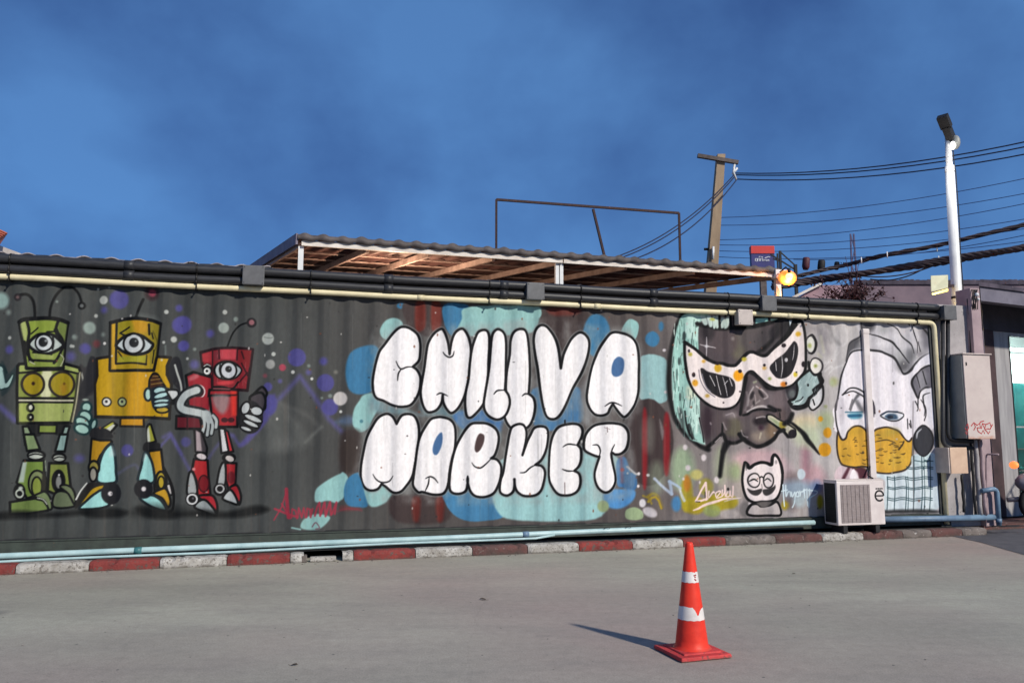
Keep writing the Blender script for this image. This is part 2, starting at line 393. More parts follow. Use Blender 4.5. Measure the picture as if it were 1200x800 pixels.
    glyphs.append((T4,'400,138 470,160 530,200 565,260 580,380 578,500 575,640 550,730 510,800 460,857 430,845 385,790 352,748 352,748 325,790 305,830 257,848 200,835 150,780 128,700 140,590 165,470 200,370 250,260 310,170 350,142',('410,345 445,370 450,430 435,490 400,515 360,512 340,480 345,420 370,370',),('285,768 330,740 380,742 432,765',)))
    glyphs.append((T5,'280,70 330,95 362,155 362,155 400,90 450,72 510,85 545,150 554,250 540,380 520,500 495,610 440,690 390,735 330,738 270,690 235,668 235,668 200,710 140,722 90,695 60,620 60,520 80,400 110,270 160,170 210,100',(),('160,585 190,630 240,655 300,645 332,600',)))
    glyphs.append((T6,'130,62 200,85 240,140 248,230 240,330 215,420 195,530 185,620 165,685 130,718 60,722 -10,705 -40,698 -72,699 -113,644 -108,564 -93,444 -78,324 -58,234 -18,154 32,84 80,65',('130,192 138,250 125,320 95,378 65,380 52,340 65,280 95,220',),('-10,585 30,568 70,585 100,622','22,572 15,630 -12,690')))
    glyphs.append((T6,'430,112 520,118 590,165 614,230 605,310 580,385 552,412 552,412 600,425 635,480 632,560 610,640 570,710 500,742 420,735 375,695 351,620 351,580 351,620 335,690 280,715 220,705 195,660 200,540 220,420 250,320 290,240 340,160 380,120',('465,200 495,220 490,280 460,340 425,362 408,330 420,260 440,215',),('385,450 410,482 460,495 510,460 555,412','351,565 352,650')))
    glyphs.append((T7,'205,120 250,135 272,190 265,270 235,385 235,385 280,270 310,210 340,155 390,140 440,155 457,210 440,330 400,420 350,468 350,468 400,480 427,530 415,620 390,690 340,730 250,732 195,700 172,650 168,590 168,650 155,700 110,730 60,715 42,680 50,600 75,530 95,400 115,280 130,200 150,145',(),('215,535 260,530 310,490 355,467','169,590 172,650')))
    glyphs.append((T7,'640,120 715,125 747,165 742,230 710,300 710,300 736,335 738,420 720,480 682,520 682,520 722,545 734,610 717,680 672,717 600,728 540,715 490,650 465,580 465,450 475,320 500,220 550,145',(),('580,315 620,293 670,295 712,302','575,505 620,520 682,520')))
    glyphs.append((T8,'360,115 440,115 510,130 550,180 557,250 540,330 500,372 450,380 415,365 412,400 428,480 447,560 445,620 410,680 360,703 310,670 280,610 273,540 295,460 314,400 300,398 240,378 190,350 176,310 185,230 220,170 280,130',(),('255,300 300,300 322,345 314,400','442,295 415,345 411,400')))
    for T,t,ho,inn in glyphs: p.at(*T); letter(t)
    for T,t,ho,inn in glyphs:
        p.at(*T); p.fill(t, WH, .6, LW, (16,16,19))
        for k,h in enumerate(ho): p.fill(h, (74,110,152) if T!=T6 or '130,192' in h else (76,58,58), .7)
        for q in inn: p.line(q,(22,22,26),1.9,.45,taper=True)
    p.at(660,480,7.27); p.line('375,150 378,190',(80,60,60),.7,.4); p.line('352,150 400,165',(150,130,130),.6,.4); p.at(580,480,7.27); p.line('595,620 596,720',(110,90,90),.9,.4); p.line('597,90 597,110',BK,2,.4)
    # -- red tag and teal splashes beside it
    p.at(300,490,5)
    p.fill('345,480 350,420 385,385 440,350 510,320 538,350 512,400 518,450 475,495 420,482 370,492',TL,1)
    p.fill('262,640 280,592 350,560 420,570 432,592 380,642 320,655',(140,178,174),1); p.line('210,640 260,650',TL,1.6,.8)
    p.fill('540,350 600,330 640,450 640,510 540,510 515,430',BL,1); p.dot(545,205,48,(62,52,48),ry=115,soft=2.4,a=.8)
    rd=(160,52,70)
    for t,w_ in (('105,595 150,520 178,430',1.6),('178,415 180,470 190,580',4.2),('110,530 170,555 235,575',2.6),('150,500 200,585',2),('208,580 212,530 232,540 240,585',2),('245,580 250,525 268,580 280,525 290,580',2.2),('296,580 300,528 318,535 320,580 332,530',2.2),('345,570 358,520 372,492 376,570',2.4),('380,560 402,492 408,572',2.6),('412,560 434,490 440,565',2.6),('446,560 472,492 462,560',2.4)):
        p.line(t,rd,w_,.6,sm=False,a=.9)
    p.line('480,545 540,528 620,540',rd,1.6,1.2,a=.5); p.line('330,635 350,610 372,640 350,648',(120,90,100),1.4,.6)
    # -- first figure: green robot
    p.lw = 1.22
    GR=(130,144,66); GL=(152,162,94); DK=(13,14,15); ol=2.6
    p.at(0,330,8)
    for t,w_ in (('190,125 250,118 295,160 315,230 320,335',2.8),('465,330 475,240 510,150 560,80 610,45 680,55 735,110 765,190',2.4)): p.line(t,DK,w_,.6)
    p.dot(165,145,36,(42,38,40),soft=1); p.dot(165,145,15,(104,84,84),soft=.9); p.dot(766,225,37,DK,soft=.7); p.dot(766,226,17,(100,104,104),soft=.6)
    p.at(0,420,8)                                                    # dark arms and gaps
    p.fill('745,60 800,80 880,-20 880,300 790,380 740,560 690,600 720,330',(48,46,48),1,a=.85); p.line('760,130 790,270',(150,150,140),1.8,.6)
    p.fill('0,30 40,60 70,140 130,90 160,60 160,160 90,290 50,330 0,330',(44,56,58),1,a=.9)
    p.fill('-20,60 25,90 45,180 52,225 90,180 118,140 128,165 90,260 40,280 -20,270',(152,176,170),.7,1.6,(34,52,52))
    p.line('20,110 45,215',(60,80,80),1.2); p.line('-10,60 30,75 60,130',(30,50,52),2.4)
    p.fill('235,610 380,610 380,720 300,710',(36,37,36),.7); p.fill('510,610 650,610 640,690 560,720 500,700',(36,37,36),.7)
    p.fill('205,635 255,635 340,810 228,810',(132,148,118),.7,2.2,DK,sm=False); p.fill('600,635 652,635 602,810 545,810',(140,160,150),.7,2.2,DK,sm=False)
    p.fill('365,620 525,620 520,700 362,696',(122,138,62),.6,2,DK,sm=False)
    p.fill('165,70 180,50 240,45 590,45 740,85 750,120 722,300 692,480 662,600 160,604 158,300',GL,.7,2.8,DK,sm=False)
    p.fill('175,135 400,105 725,140 700,370 175,370',(128,138,64),1,sm=False); p.fill('400,110 480,105 470,350 380,350',(196,196,160),1.4)
    p.line('165,135 400,108 580,104 735,142',DK,2,sm=False)
    p.fill('170,378 690,384 690,408 170,404',(186,182,160),.5,sm=False); p.line('165,370 700,372',DK,2.4); p.line('165,408 690,410',DK,2)
    p.line('722,150 700,370 665,590',(60,62,40),1.4); p.line('748,130 716,390 678,590',(176,170,140),1.6,.7)
    p.dot(305,240,107,(152,134,26),soft=.6,line=2.4,lcol=(40,34,30)); p.dot(305,232,17,(50,26,20),soft=.8)
    p.dot(578,240,117,(152,134,26),soft=.6,line=2.4,lcol=(40,34,30)); p.dot(595,235,12,(90,60,20),soft=1); p.fill('560,250 620,250 610,320 570,320',(160,116,34),2.5,a=.6)
    for y,r in ((460,44),(548,38)): p.dot(278,y,r,DK,soft=.6)
    p.dot(280,456,18,(206,206,190),ry=23,soft=.5); p.dot(280,548,10,(206,206,190),soft=.5)
    p.fill('180,430 250,430 250,590 170,590',(156,166,84),2.5,a=.5)
    p.at(0,330,8)                                                    # head
    p.fill('180,378 240,352 400,342 540,352 632,385 606,560 585,812 240,812 208,560',GR,.7,3,DK,sm=False)
    p.fill('250,375 540,370 535,500 260,500',(134,150,58),1.2,sm=False,a=.8); p.fill('535,370 625,385 600,560 575,800 520,800 560,600',(108,122,62),1,sm=False)
    p.fill('190,395 238,385 248,520 225,560',(160,168,110),1,a=.8)
    for t,w_ in (('180,378 240,348 400,342 540,350 632,383',3.8),('248,370 266,470 252,590 272,740',2.8),('540,365 522,450 575,530 600,620',2.6),('520,450 545,520',4),('590,600 540,700 500,760',2.4),('225,560 240,660 300,745',2.6),('285,485 350,430',1.4),('440,470 520,465',1.6)): p.line(t,DK,w_)
    p.fill('262,585 330,505 400,490 485,495 550,545 585,595 520,645 440,675 340,655',(176,184,178),.6,3,DK); p.dot(408,572,84,(196,200,200),ry=78,soft=.5,line=1.8,lcol=DK)
    p.dot(402,565,46,(36,37,38),soft=.6); p.dot(430,553,13,(130,134,134),soft=.6); p.line('492,510 500,570 490,630',DK,1.6)
    p.fill('305,668 500,690 490,722 320,716',(150,160,90),.6,sm=False); p.line('295,732 400,740 520,742',DK,2.2); p.line('300,660 400,668 480,680',DK,1.6); p.line('270,745 320,770',(176,176,150),1.2); p.line('560,680 590,720 560,790',(176,176,150),1)
    p.at(0,420,8); p.line('238,85 400,92 590,84',DK,2.6)
    p.at(0,510,8)                                                    # legs and boots
    p.fill('215,-10 320,-10 375,130 245,145',(128,146,104),.6,2.4,DK,sm=False); p.fill('555,-10 635,-10 605,150 510,150',(138,164,158),.6,2.4,DK,sm=False)
    p.fill('215,235 412,235 412,540 250,590 150,440',(112,134,62),.6,2.6,DK,sm=False); p.fill('205,250 245,250 215,440 165,440',(160,172,160),1,sm=False); p.line('420,235 425,330',(150,160,140),1,.6)
    p.fill('455,260 635,260 662,480 500,545 440,520',(120,130,62),.6,2.6,DK,sm=False)
    p.dot(335,186,92,DK,ry=54,soft=.5); p.dot(332,188,72,(178,182,172),ry=30,soft=.5); p.line('262,190 330,172 400,186',DK,1.4); p.dot(550,206,74,DK,ry=48,soft=.5); p.dot(548,212,56,(170,174,164),ry=28,soft=.5); p.line('500,215 550,200 600,210',DK,1.2)
    p.dot(348,450,84,(118,128,88),ry=122,soft=.5,line=2,lcol=DK); p.dot(345,480,48,(124,136,60),ry=92,soft=.5,line=1.8,lcol=DK); p.fill('400,330 425,400 415,540 390,500',(44,42,34),.7)
    p.dot(545,430,70,DK,ry=112,soft=.6); p.dot(545,438,28,(136,136,132),ry=58,soft=.9); p.dot(548,370,10,(200,200,196),soft=.5)
    p.dot(176,530,58,DK,ry=80,soft=.6); p.dot(176,545,40,(176,182,170),ry=44,soft=.6); p.dot(176,545,26,DK,soft=.5); p.dot(185,495,20,(180,186,176),ry=16,soft=1)
    p.fill('90,625 250,600 330,590 405,610 448,680 442,704 330,722 240,735 92,738',(106,124,66),.6,2.4,DK,sm=False); p.fill('325,570 370,540 420,528 465,590 480,680 450,690 410,610',(108,122,84),.6,2,DK); p.line('350,585 400,600 435,645',(180,184,170),1,.4)
    p.fill('500,560 560,520 640,540 682,600 690,665 500,672',(98,108,82),.6,2.2,DK); p.fill('560,480 610,462 670,490 700,560 696,650 640,545',(104,114,84),.6,2,DK)
    # -- second figure: yellow robot
    YE=(184,148,22); YO=(150,132,26); TE=(152,200,196)
    p.at(85,330,8)
    p.line('592,345 620,260 662,165',DK,2.6,.5); p.dot(742,108,66,(56,40,44),soft=2); p.dot(745,102,36,(136,58,76),soft=1.2)
    p.fill('600,320 640,300 780,330 800,370 700,350',(110,116,112),3,a=.5)
    p.at(80,420,8)
    p.fill('200,-20 262,20 268,150 242,240 225,300 110,390 100,300 150,150',(36,36,40),.8); p.fill('930,110 960,20 1000,-20 1050,20 1085,260 1070,330 985,240 930,200',(34,34,38),.8); p.line('997,60 1020,140 1050,230 1062,320',(176,178,172),2.3,.6,sm=True)
    p.fill('120,380 210,380 230,560 215,700 60,690 60,560',(52,54,56),1.5,a=.7)
    p.fill('262,0 400,-20 800,-20 958,-10 925,70 925,150 965,240 945,562 700,548 480,548 255,542 245,240 270,160',YE,.7,2.8,(34,30,26),sm=False)
    p.fill('400,120 600,120 560,540 420,540',(148,124,28),4,a=.7,sm=False); p.fill('560,140 760,130 740,540 560,540',(190,138,30),4,a=.5)
    for x,c in ((358,(208,206,198)),(502,(150,162,120))): p.dot(x,406,47,(34,34,30),soft=.6); p.dot(x,406,33,c,soft=.5); p.dot(x-2,402,13,(40,40,44),soft=.5)
    p.fill('485,556 702,556 704,636 482,632',(186,136,30),.6,2.2,(34,30,26),sm=False)
    p.line('250,546 480,552 700,548 945,566',(34,30,26),2.6,sm=False)
    p.at(85,330,8)
    p.fill('355,385 480,350 620,345 740,360 825,395 790,690 760,828 350,832',(160,134,24),.7,3,DK,sm=False)
    p.fill('365,395 405,385 402,820 360,820',(184,146,34),1,sm=False); p.fill('560,365 690,372 690,470 600,470',(188,140,30),2.4,a=.8); p.fill('415,385 540,365 560,470 430,500',(140,132,26),2,a=.8); p.fill('720,380 815,400 782,690 720,820',(134,122,34),1,sm=False,a=.85)
    for t,w_ in (('355,385 480,350 620,345 740,360 825,395',3.2),('410,388 405,560 402,765',2.2),('712,398 716,490',2.2),('440,480 530,425',1.5),('425,655 470,720',1.4),('410,765 560,758 685,772',2),('690,690 685,772',1.4),('740,480 752,530',1.4),('760,640 745,760',1.2)): p.line(t,DK,w_)
    p.fill('405,590 470,520 560,492 650,508 722,560 750,592 705,652 600,684 500,665 440,632',(182,190,190),.6,3,DK); p.dot(570,580,97,(186,190,190),ry=95,soft=.5,line=2.2,lcol=DK); p.dot(575,570,46,(38,40,42),soft=.6); p.dot(592,556,9,(120,124,124),soft=.5)
    p.fill('430,700 690,692 680,755 415,752',(150,150,44),1,sm=False,a=.8); p.line('440,478 500,505 560,490',DK,2.2,taper=True); p.line('750,460 790,560 770,640',(70,64,24),1,.6,a=.7)
    p.at(80,420,8)
    p.fill('755,215 775,160 800,136 840,150 880,220 905,280 770,300',(70,42,28),.7,2,DK); 
    for a_,b_ in (((770,200),(860,190)),((775,240),(885,225)),((790,165),(840,165))): p.line([a_,b_],(150,120,60),1,.5)
    p.dot(744,335,34,(166,196,188),ry=58,soft=.6,line=2.2,lcol=(28,38,44)); p.fill('770,280 930,270 960,330 940,470 900,505 820,490 780,430',(34,40,48),.7)
    p.dot(880,478,62,(176,150,50),ry=30,soft=.6,line=1.8,lcol=DK)
    for x,y,a_,b_,r_ in ((855,298,62,34,-8),(870,345,76,28,-16),(872,398,76,24,-6),(868,434,76,22,-6)): p.dot(x,y,a_,(170,200,198),ry=b_,rot=r_,soft=.5,line=1.8,lcol=(28,38,48))
    p.fill('925,300 985,290 1025,305 1025,350 975,388 945,350',(190,192,190),.6,2,DK); p.fill('960,400 1040,350 1090,360 1060,420 960,430',DK,.8)
    for x,y,a_,b_,r_ in ((165,455,46,48,0),(155,540,62,50,35),(128,600,72,48,35),(125,660,70,48,18)): p.dot(x,y,a_,(150,182,172),ry=b_,rot=r_,soft=.6,line=2.2,lcol=(22,52,54))
    p.dot(236,615,28,(150,180,172),ry=50,rot=18,soft=.6,line=2.2,lcol=(22,52,54)); p.dot(155,384,28,(150,160,150),ry=10,soft=.8)
    p.fill('322,655 410,595 452,622 392,692',(186,188,176),.6,2.4,DK,sm=False); p.fill('322,655 410,595 425,605 345,665',(164,164,60),.6,sm=False)
    p.fill('215,660 330,650 392,690 402,745 210,742',(34,34,36),.7)
    p.fill('735,640 752,612 772,618 822,775 740,800',(160,160,60),.6,2.2,DK,sm=False); p.fill('735,680 750,650 765,770 742,790',(200,204,190),1)
    p.at(80,510,8)
    p.fill('215,30 300,45 392,44 405,60 300,190 268,262 198,252',(170,130,26),.6,2.4,DK,sm=False)
    p.fill('395,78 420,130 437,230 442,340 436,440 275,435 288,280 330,150',TE,.6,2.8,(28,40,46)); p.fill('405,100 428,150 430,190 380,190',(190,206,204),2,a=.6)
    p.dot(238,300,52,(140,128,60),ry=62,soft=.6,line=2.4,lcol=DK); p.dot(232,365,38,(150,146,134),ry=66,soft=.8,line=2.2,lcol=DK)
    p.fill('65,690 80,600 150,490 200,440 330,450 320,500 200,560',(36,34,32),.8); p.fill('100,668 160,580 230,500 320,470 318,500 200,570 120,660',(176,142,26),.7,sm=True); p.line('68,600 110,520 168,448',(196,196,190),1.6,.4)
    p.fill('95,685 180,600 250,545 320,510 350,580 378,650 300,680 200,690',TE,.6,2.4,(28,36,40)); p.dot(400,542,94,(30,30,34),ry=106,soft=.7); p.dot(388,546,21,(206,200,200),soft=.8)
    p.fill('700,90 740,60 850,70 865,110 850,145 710,150',(28,28,30),.7)
    p.fill('745,148 870,132 892,330 905,420 905,490 810,510 800,320',(176,132,28),.6,2.4,DK,sm=False); p.fill('716,160 768,215 800,320 797,440 655,432 680,290',TE,.6,2.6,(28,40,46)); p.fill('712,170 735,190 700,240',(190,206,204),1.6,a=.7)
    p.dot(868,430,48,(160,140,40),ry=92,soft=.6,line=2.4,lcol=DK); p.dot(870,440,30,(166,144,36),ry=58,soft=.6,line=1.8,lcol=DK); p.fill('920,470 950,462 968,555 940,540',(190,184,182),.7,1.4,DK)
    p.fill('800,545 850,510 912,500 950,590 952,650 925,668 880,590',(178,138,30),.6,2.4,DK)
    p.fill('665,585 730,560 800,562 870,610 918,700 840,690 730,640',TE,.6,2.6,(28,36,40)); p.dot(704,502,90,(30,30,34),ry=92,soft=.7); p.dot(703,502,22,(206,200,200),soft=.8); p.line('890,300 960,450 985,560 975,690 930,720',DK,2.6)
    # -- third figure: red robot
    RE=(132,36,44); RB=(168,54,60); GS=(172,178,176)
    p.at(195,365,7.27)
    p.line('518,298 560,190 620,120 690,95',DK,1.7,.4); p.dot(726,95,42,(28,24,28),soft=.6); p.dot(726,92,23,(140,92,98),soft=.7)
    p.fill('165,545 230,515 395,560 395,680 355,760 350,860 195,860 188,700',(150,36,46),.7,2.6,DK,sm=False); p.fill('195,560 260,530 270,560 200,590',(190,120,124),1.2,a=.6)
    p.fill('365,665 605,665 605,860 340,860',(156,40,46),.6,2.6,DK,sm=False); p.fill('548,672 600,672 602,860 545,860',(206,54,44),1.6,sm=False)
    p.fill('385,780 420,700 440,760 465,710 480,800 500,760 520,860 360,860',(140,134,134),1.8,a=.85)
    p.fill('290,345 400,318 560,305 735,322 690,672 560,660 390,655 388,560 305,470',RE,.7,2.8,(36,18,22),sm=False)
    p.fill('300,362 382,335 388,432 304,425',RB,1,a=.9,sm=False); p.fill('455,322 600,318 588,405 462,402',(176,62,72),1,sm=False); p.fill('612,325 725,330 708,470 640,460',(126,34,38),1,sm=False); p.fill('405,345 442,330 445,410 410,420',(120,46,54),1,sm=False)
    for t in ('392,325 392,560','448,320 450,400','604,312 600,410','640,340 660,400','620,600 690,520','640,440 700,560'): p.line(t,(52,18,24),1.5)
    for k in range(16): 
        x0=430+rng.rand()*250; y0=330+rng.rand()*300; p.line([(x0,y0),(x0+rng.rand()*30-10,y0+20+rng.rand()*30)],(186,110,112),.6,.4,a=.45)
    p.dot(515,498,118,DK,ry=84,soft=.8); p.fill('412,500 440,445 530,428 600,455 640,500 592,560 520,575 440,560',(176,182,182),.6,1.6,DK); p.dot(528,500,68,(184,186,190),ry=73,soft=.5,line=1.9,lcol=DK); p.dot(528,488,28,(34,34,36),soft=.5); p.dot(536,482,7,(120,124,124),soft=.4); p.line('458,450 452,500 470,560',DK,1.4)
    p.dot(345,490,42,DK,ry=50,soft=.7); p.dot(345,505,29,(214,214,210),soft=.5); p.dot(342,504,12,DK,soft=.4); p.line('318,462 345,448 374,462',(190,188,184),1,.4)
    p.fill('440,598 560,588 556,615 450,622',(190,60,66),1,a=.9); p.line('400,640 480,640 560,655 610,600',DK,1.8); p.line('400,655 540,658',(188,110,110),.8)
    p.dot(268,680,58,(60,24,30),soft=1); p.dot(268,680,56,None,soft=.6,line=1.2,lcol=(206,190,188)); p.line('205,640 200,700 225,740',(196,170,168),.8)
    p.fill('790,655 822,642 856,690 842,740 835,830 740,830 700,800 730,720',(68,62,66),.7,2.4,DK); p.line('775,690 850,720',BK,1.4); p.line('735,720 790,740 835,790',(120,116,116),.8)
    p.at(195,465,5.515)
    p.fill('610,-30 640,20 620,90 560,60 540,0',(68,62,66),.7,2.4,DK)
    p.fill('62,122 215,126 228,205 60,204',(98,28,38),.7,2.4,DK,sm=False); p.line('135,125 135,204',(52,18,24),1.6); p.fill('145,0 272,0 272,95 200,110 150,70',(140,34,44),.7,sm=False)
    p.fill('278,-10 458,-10 458,192 335,192 290,100',(156,38,44),.6,2.6,DK,sm=False); p.fill('300,-10 400,-10 395,70 360,110 310,60',(138,130,130),2.4,a=.8); p.fill('415,-10 455,-10 455,120 420,120',(204,52,44),1.4,sm=False)
    for x in (375,417): p.dot(x,148,22,(62,20,26),ry=16,soft=.6)
    for wd,c in ((11.5,(30,32,34)),(8.2,GS)):
        p.line('195,-45 130,-18 95,25 90,62 120,84 180,96 235,110 275,150',c,wd,.5)
        for f in ('235,115 245,170 232,225','258,120 270,180 262,245','280,125 298,180 290,235','300,120 322,150 320,195'): p.line(f,c,wd*.42+(.6 if wd>9 else 0),.5)
    p.dot(255,118,34,GS,soft=1)
    p.fill('180,205 228,228 262,330 258,365 188,352',(64,58,62),.6,2.2,DK,sm=False); p.fill('190,215 215,230 228,350 192,348',(160,146,148),.8,sm=False)
    p.dot(540,130,84,(34,34,36),ry=108,soft=.8)
    for x,y,a_,b_,r_ in ((512,72,28,42,20),(582,90,40,30,10),(560,138,62,20,22),(545,172,56,17,24),(515,205,40,15,20)): p.dot(x,y,a_,(176,180,180),ry=b_,rot=r_,soft=.5,line=1.6,lcol=BK)
    p.fill('340,200 375,205 402,352 355,362',(190,190,190),.6,2.2,DK,sm=False); p.fill('375,205 398,225 432,352 402,355',(184,46,52),.6,2,DK,sm=False)
    p.fill('178,400 265,408 272,520 285,630 200,645 192,540 165,470',(166,38,42),.6,2.4,DK,sm=False); p.fill('148,490 178,505 196,620 134,625',(150,154,154),.6,2.2,DK); p.dot(222,382,44,DK,ry=30,soft=.6); p.dot(225,384,32,(196,186,186),ry=18,soft=.5,rot=15); p.dot(240,560,34,(120,26,34),ry=54,soft=1,line=1.4,lcol=(60,14,20)); p.dot(175,466,10,(200,130,130),soft=.8)
    p.fill('380,425 452,428 445,560 400,596 378,520',(160,38,44),.6,2.4,DK,sm=False); p.fill('362,425 380,440 378,562 328,580 340,480',(156,160,160),.6,2.2,DK); p.dot(404,392,46,DK,ry=32,soft=.6); p.dot(408,398,28,(186,178,174),ry=18,soft=.5,rot=20); p.dot(418,520,26,(104,24,32),ry=40,soft=1)
    p.fill('205,645 262,632 305,642 328,700 322,765 285,705',(166,38,48),.6,2.4,DK); p.fill('180,712 210,672 255,668 312,730 318,765 240,740',(148,154,154),.6,2.4,DK); p.dot(165,660,42,DK,soft=.6); p.dot(165,660,30,None,soft=.5,line=1.6,lcol=(196,196,196)); p.dot(170,655,7,(90,90,96),soft=.5)
    p.fill('405,592 455,570 482,640 470,694 450,650',(160,38,46),.6,2.4,DK); p.fill('362,655 405,600 440,630 462,690 420,684',(170,174,174),.6,2.4,DK); p.dot(345,598,42,DK,soft=.6); p.dot(345,593,24,None,soft=.5,line=1.4,lcol=(170,170,170))
    # shade painted under the figures
    p.lw = 1.0
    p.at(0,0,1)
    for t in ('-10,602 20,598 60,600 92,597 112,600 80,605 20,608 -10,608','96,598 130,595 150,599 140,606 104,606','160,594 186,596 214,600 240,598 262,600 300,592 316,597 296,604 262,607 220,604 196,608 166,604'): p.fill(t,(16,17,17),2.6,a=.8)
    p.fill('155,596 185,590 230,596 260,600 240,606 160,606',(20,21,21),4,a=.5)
def paint_faces(p):
    DK=(14,13,15)
    # -- mottled ground round the masked woman
    p.at(0,0,1)
    for x,y,rx,ry,c,a_ in ((800,550,14,26,(152,170,140),.9),(770,560,10,20,(150,165,140),.5),(790,590,26,12,(110,100,98),.6),(860,560,16,30,(176,164,156),.7),(890,540,30,14,(206,168,172),.7),(905,555,26,22,(198,170,174),.6),(930,575,12,22,(120,104,104),.8),(845,545,8,22,(160,168,140),.7),(862,552,8,10,(150,168,120),.7),(945,540,4,24,(168,110,124),.7),(955,560,12,16,(182,140,146),.7),(960,565,9,14,(190,160,166),.6),(945,495,14,10,(212,196,160),.8),(932,500,10,8,(196,184,150),.7),(945,510,16,14,(190,196,168),.7),(968,493,9,12,(166,178,132),.7),(955,515,10,12,(178,188,160),.6),(905,585,30,14,(120,112,112),.7),(760,510,6,20,(160,164,150),.4),(935,572,20,10,(150,176,196),.7),(958,570,6,6,(70,110,160),.8),(850,590,10,10,(150,140,136),.6)):
        p.dot(x,y,rx,c,ry=ry,soft=5,a=a_)
    for x,y,rx,ry,c,a_ in ((817,556,8,6,(188,180,110),.9),(845,588,20,10,(166,150,30),.9),(815,592,14,10,(170,150,30),.9),(805,580,7,20,(172,156,36),.8),(806,566,4,10,(190,120,40),.8),(828,570,8,10,(160,150,50),.7),(835,598,10,7,(152,164,96),.8),(921,592,4,5,(170,150,30),.9),(962,588,4,8,(170,156,30),.9),(793,590,6,9,(70,130,176),.9),(855,602,10,6,(186,176,172),.7),(875,597,8,9,(100,96,96),.7)):
        p.dot(x,y,rx,c,ry=ry,soft=1.8,a=a_)
    for x,y,r in ((807,548,2.6),(802,561,1.3),(821,565,1.3),(826,536,3),(804,524,2.5),(840,562,3),(880,590,2)): p.dot(x,y,r,(208,198,198),ry=r*1.3,soft=1)
    p.at(850,520,8.89); p.dot(800,315,46,(190,200,206),ry=56,soft=.8)
    p.at(740,520,8.89)
    for t,w_,c in (('240,360 330,440 420,520',3.2,(180,190,206)),('400,390 412,450 420,520',3.4,(170,184,202)),('400,390 470,430 520,462',3,(170,186,206)),('510,470 535,540 560,590',3.4,(190,196,200)),('180,600 210,560 250,550 290,590 320,670',2.6,(176,150,40)),('130,540 180,560 210,620',2.2,(150,130,50))): p.line(t,c,w_,.9,sm=False,a=.9)
    # swirls of smoke on the right
    p.at(970,370,7.27)
    for t,w_,c in (('-10,120 60,150 90,250 60,370 -20,400',3,(206,202,200)),('40,60 120,60 165,140 165,220 130,250',2.4,(206,202,202)),('20,80 60,180 100,240',4,(140,136,136)),('-40,60 20,100 30,220',6,(150,146,146)),('-20,470 30,430 60,450 20,480',1.2,(222,220,218)),('80,440 130,420',1,(222,220,218))): p.line(t,c,w_,1.6,a=.65)
    p.dot(60,560,36,(160,164,110),soft=3,a=.8)
    p.at(870,360,8.89)
    for t,w_ in (('690,210 800,230 850,330',9),('900,150 860,350 900,470',7)): p.line(t,(130,124,128),w_,4,a=.5)
    for t in ('820,300 840,420 850,470','800,480 830,520'): p.line(t,(200,196,170),2,1.4,a=.6)
    for q in ((860,620),(900,700),(880,590),(930,640)): p.line([q,(q[0]+24,q[1]-26)],(212,208,208),.8,.4,a=.7)
    # hair, left
    HT=(158,196,186); HL=(186,214,204)
    p.at(780,360,8.89)
    p.line('190,70 120,200 80,340 50,500 38,700 40,880 60,1000 90,1130 130,1210 220,1320 330,1420 450,1480',DK,5.2,1.6)
    p.fill('200,70 445,75 445,190 372,180 372,420 372,900 390,1080 420,1260 440,1420 330,1400 260,1370 200,1260 150,1180 95,1080 66,800 70,520 100,330 130,210',HT,1,sm=True)
    p.fill('230,90 360,90 360,330 300,330 215,300',HL,1.5); p.fill('240,900 360,900 350,1280 290,1300 240,1150',HL,1.6); p.fill('230,820 330,900 240,960',(212,214,190),2,a=.8)
    p.fill('130,1050 190,1080 210,1290 170,1220',(58,66,66),1.6,a=.8); p.fill('230,1230 260,1220 300,1360 330,1380 250,1350',(50,56,56),.9)
    for k in range(150):
        x=75+rng.rand()*330; y=120+rng.rand()*1180
        if x<80+0.0*y: continue
        ln=25+rng.rand()*90; dx=(rng.rand()-.5)*26; c=((70,96,92),(222,236,228),(104,140,132),(40,52,52))[rng.randint(4)]
        if y>420 and y<860 and x>210+ (y-420)*.3: continue
        p.line([(x,y),(x+dx*.5,y+ln*.5),(x+dx,y+ln)],c,.45+rng.rand()*.7,.4,a=.7)
    for x,y,w_,h_ in ((150,560,12,40),(160,930,10,40),(125,700,8,60),(200,300,16,50)): p.dot(x,y,w_,(44,56,56),ry=h_,soft=.8,a=.9)
    for t in ('370,1160 400,1260 435,1430','350,1150 380,1270 420,1420','390,1200 440,1380'): p.line(t,(206,216,212),.8,.4)
    for t in ('360,1150 395,1290 410,1400','210,1080 230,1250 280,1370'): p.line(t,DK,1.6,.6)
    p.lw = 1.15
    # face
    FC=(84,74,77)
    p.at(0,0,1)
    face=[(821.5,378),(850,372),(895,370),(934,373),(940,380),(932,420),(921,456),(926,477),(928.5,485),(923,494),(917,504),(912.7,507.5),(907,514),(897,521),(887,523),(879,519),(872,513),(861,520),(853,517.6),(848.6,510),(843,512),(834.5,518.7),(829.5,525.5),(825,503),(821.6,485),(821,430)]
    p.fill(face,FC,.7,0,sm=True)
    for x,y,rx,ry,c in ((866,405,10,16,(110,104,88)),(880,390,14,20,(96,88,88)),(850,400,16,16,(90,78,80)),(900,400,14,14,(76,70,72)),(925,385,14,16,(42,38,42)),(830,385,8,14,(46,40,44)),(900,468,10,10,(124,112,114)),(914,470,10,14,(118,104,106)),(860,500,12,12,(104,98,80)),(892,510,12,9,(146,132,120)),(905,503,6,12,(140,116,92)),(830,495,7,18,(62,46,54)),(846,495,10,14,(92,80,82)),(858,486,8,4,(140,128,128)),(875,485,10,10,(100,88,90)),(915,488,8,10,(104,88,86)),(884,498,14,8,(104,94,94))):
        p.dot(x,y,rx,c,ry=ry,soft=3.4,a=.85)
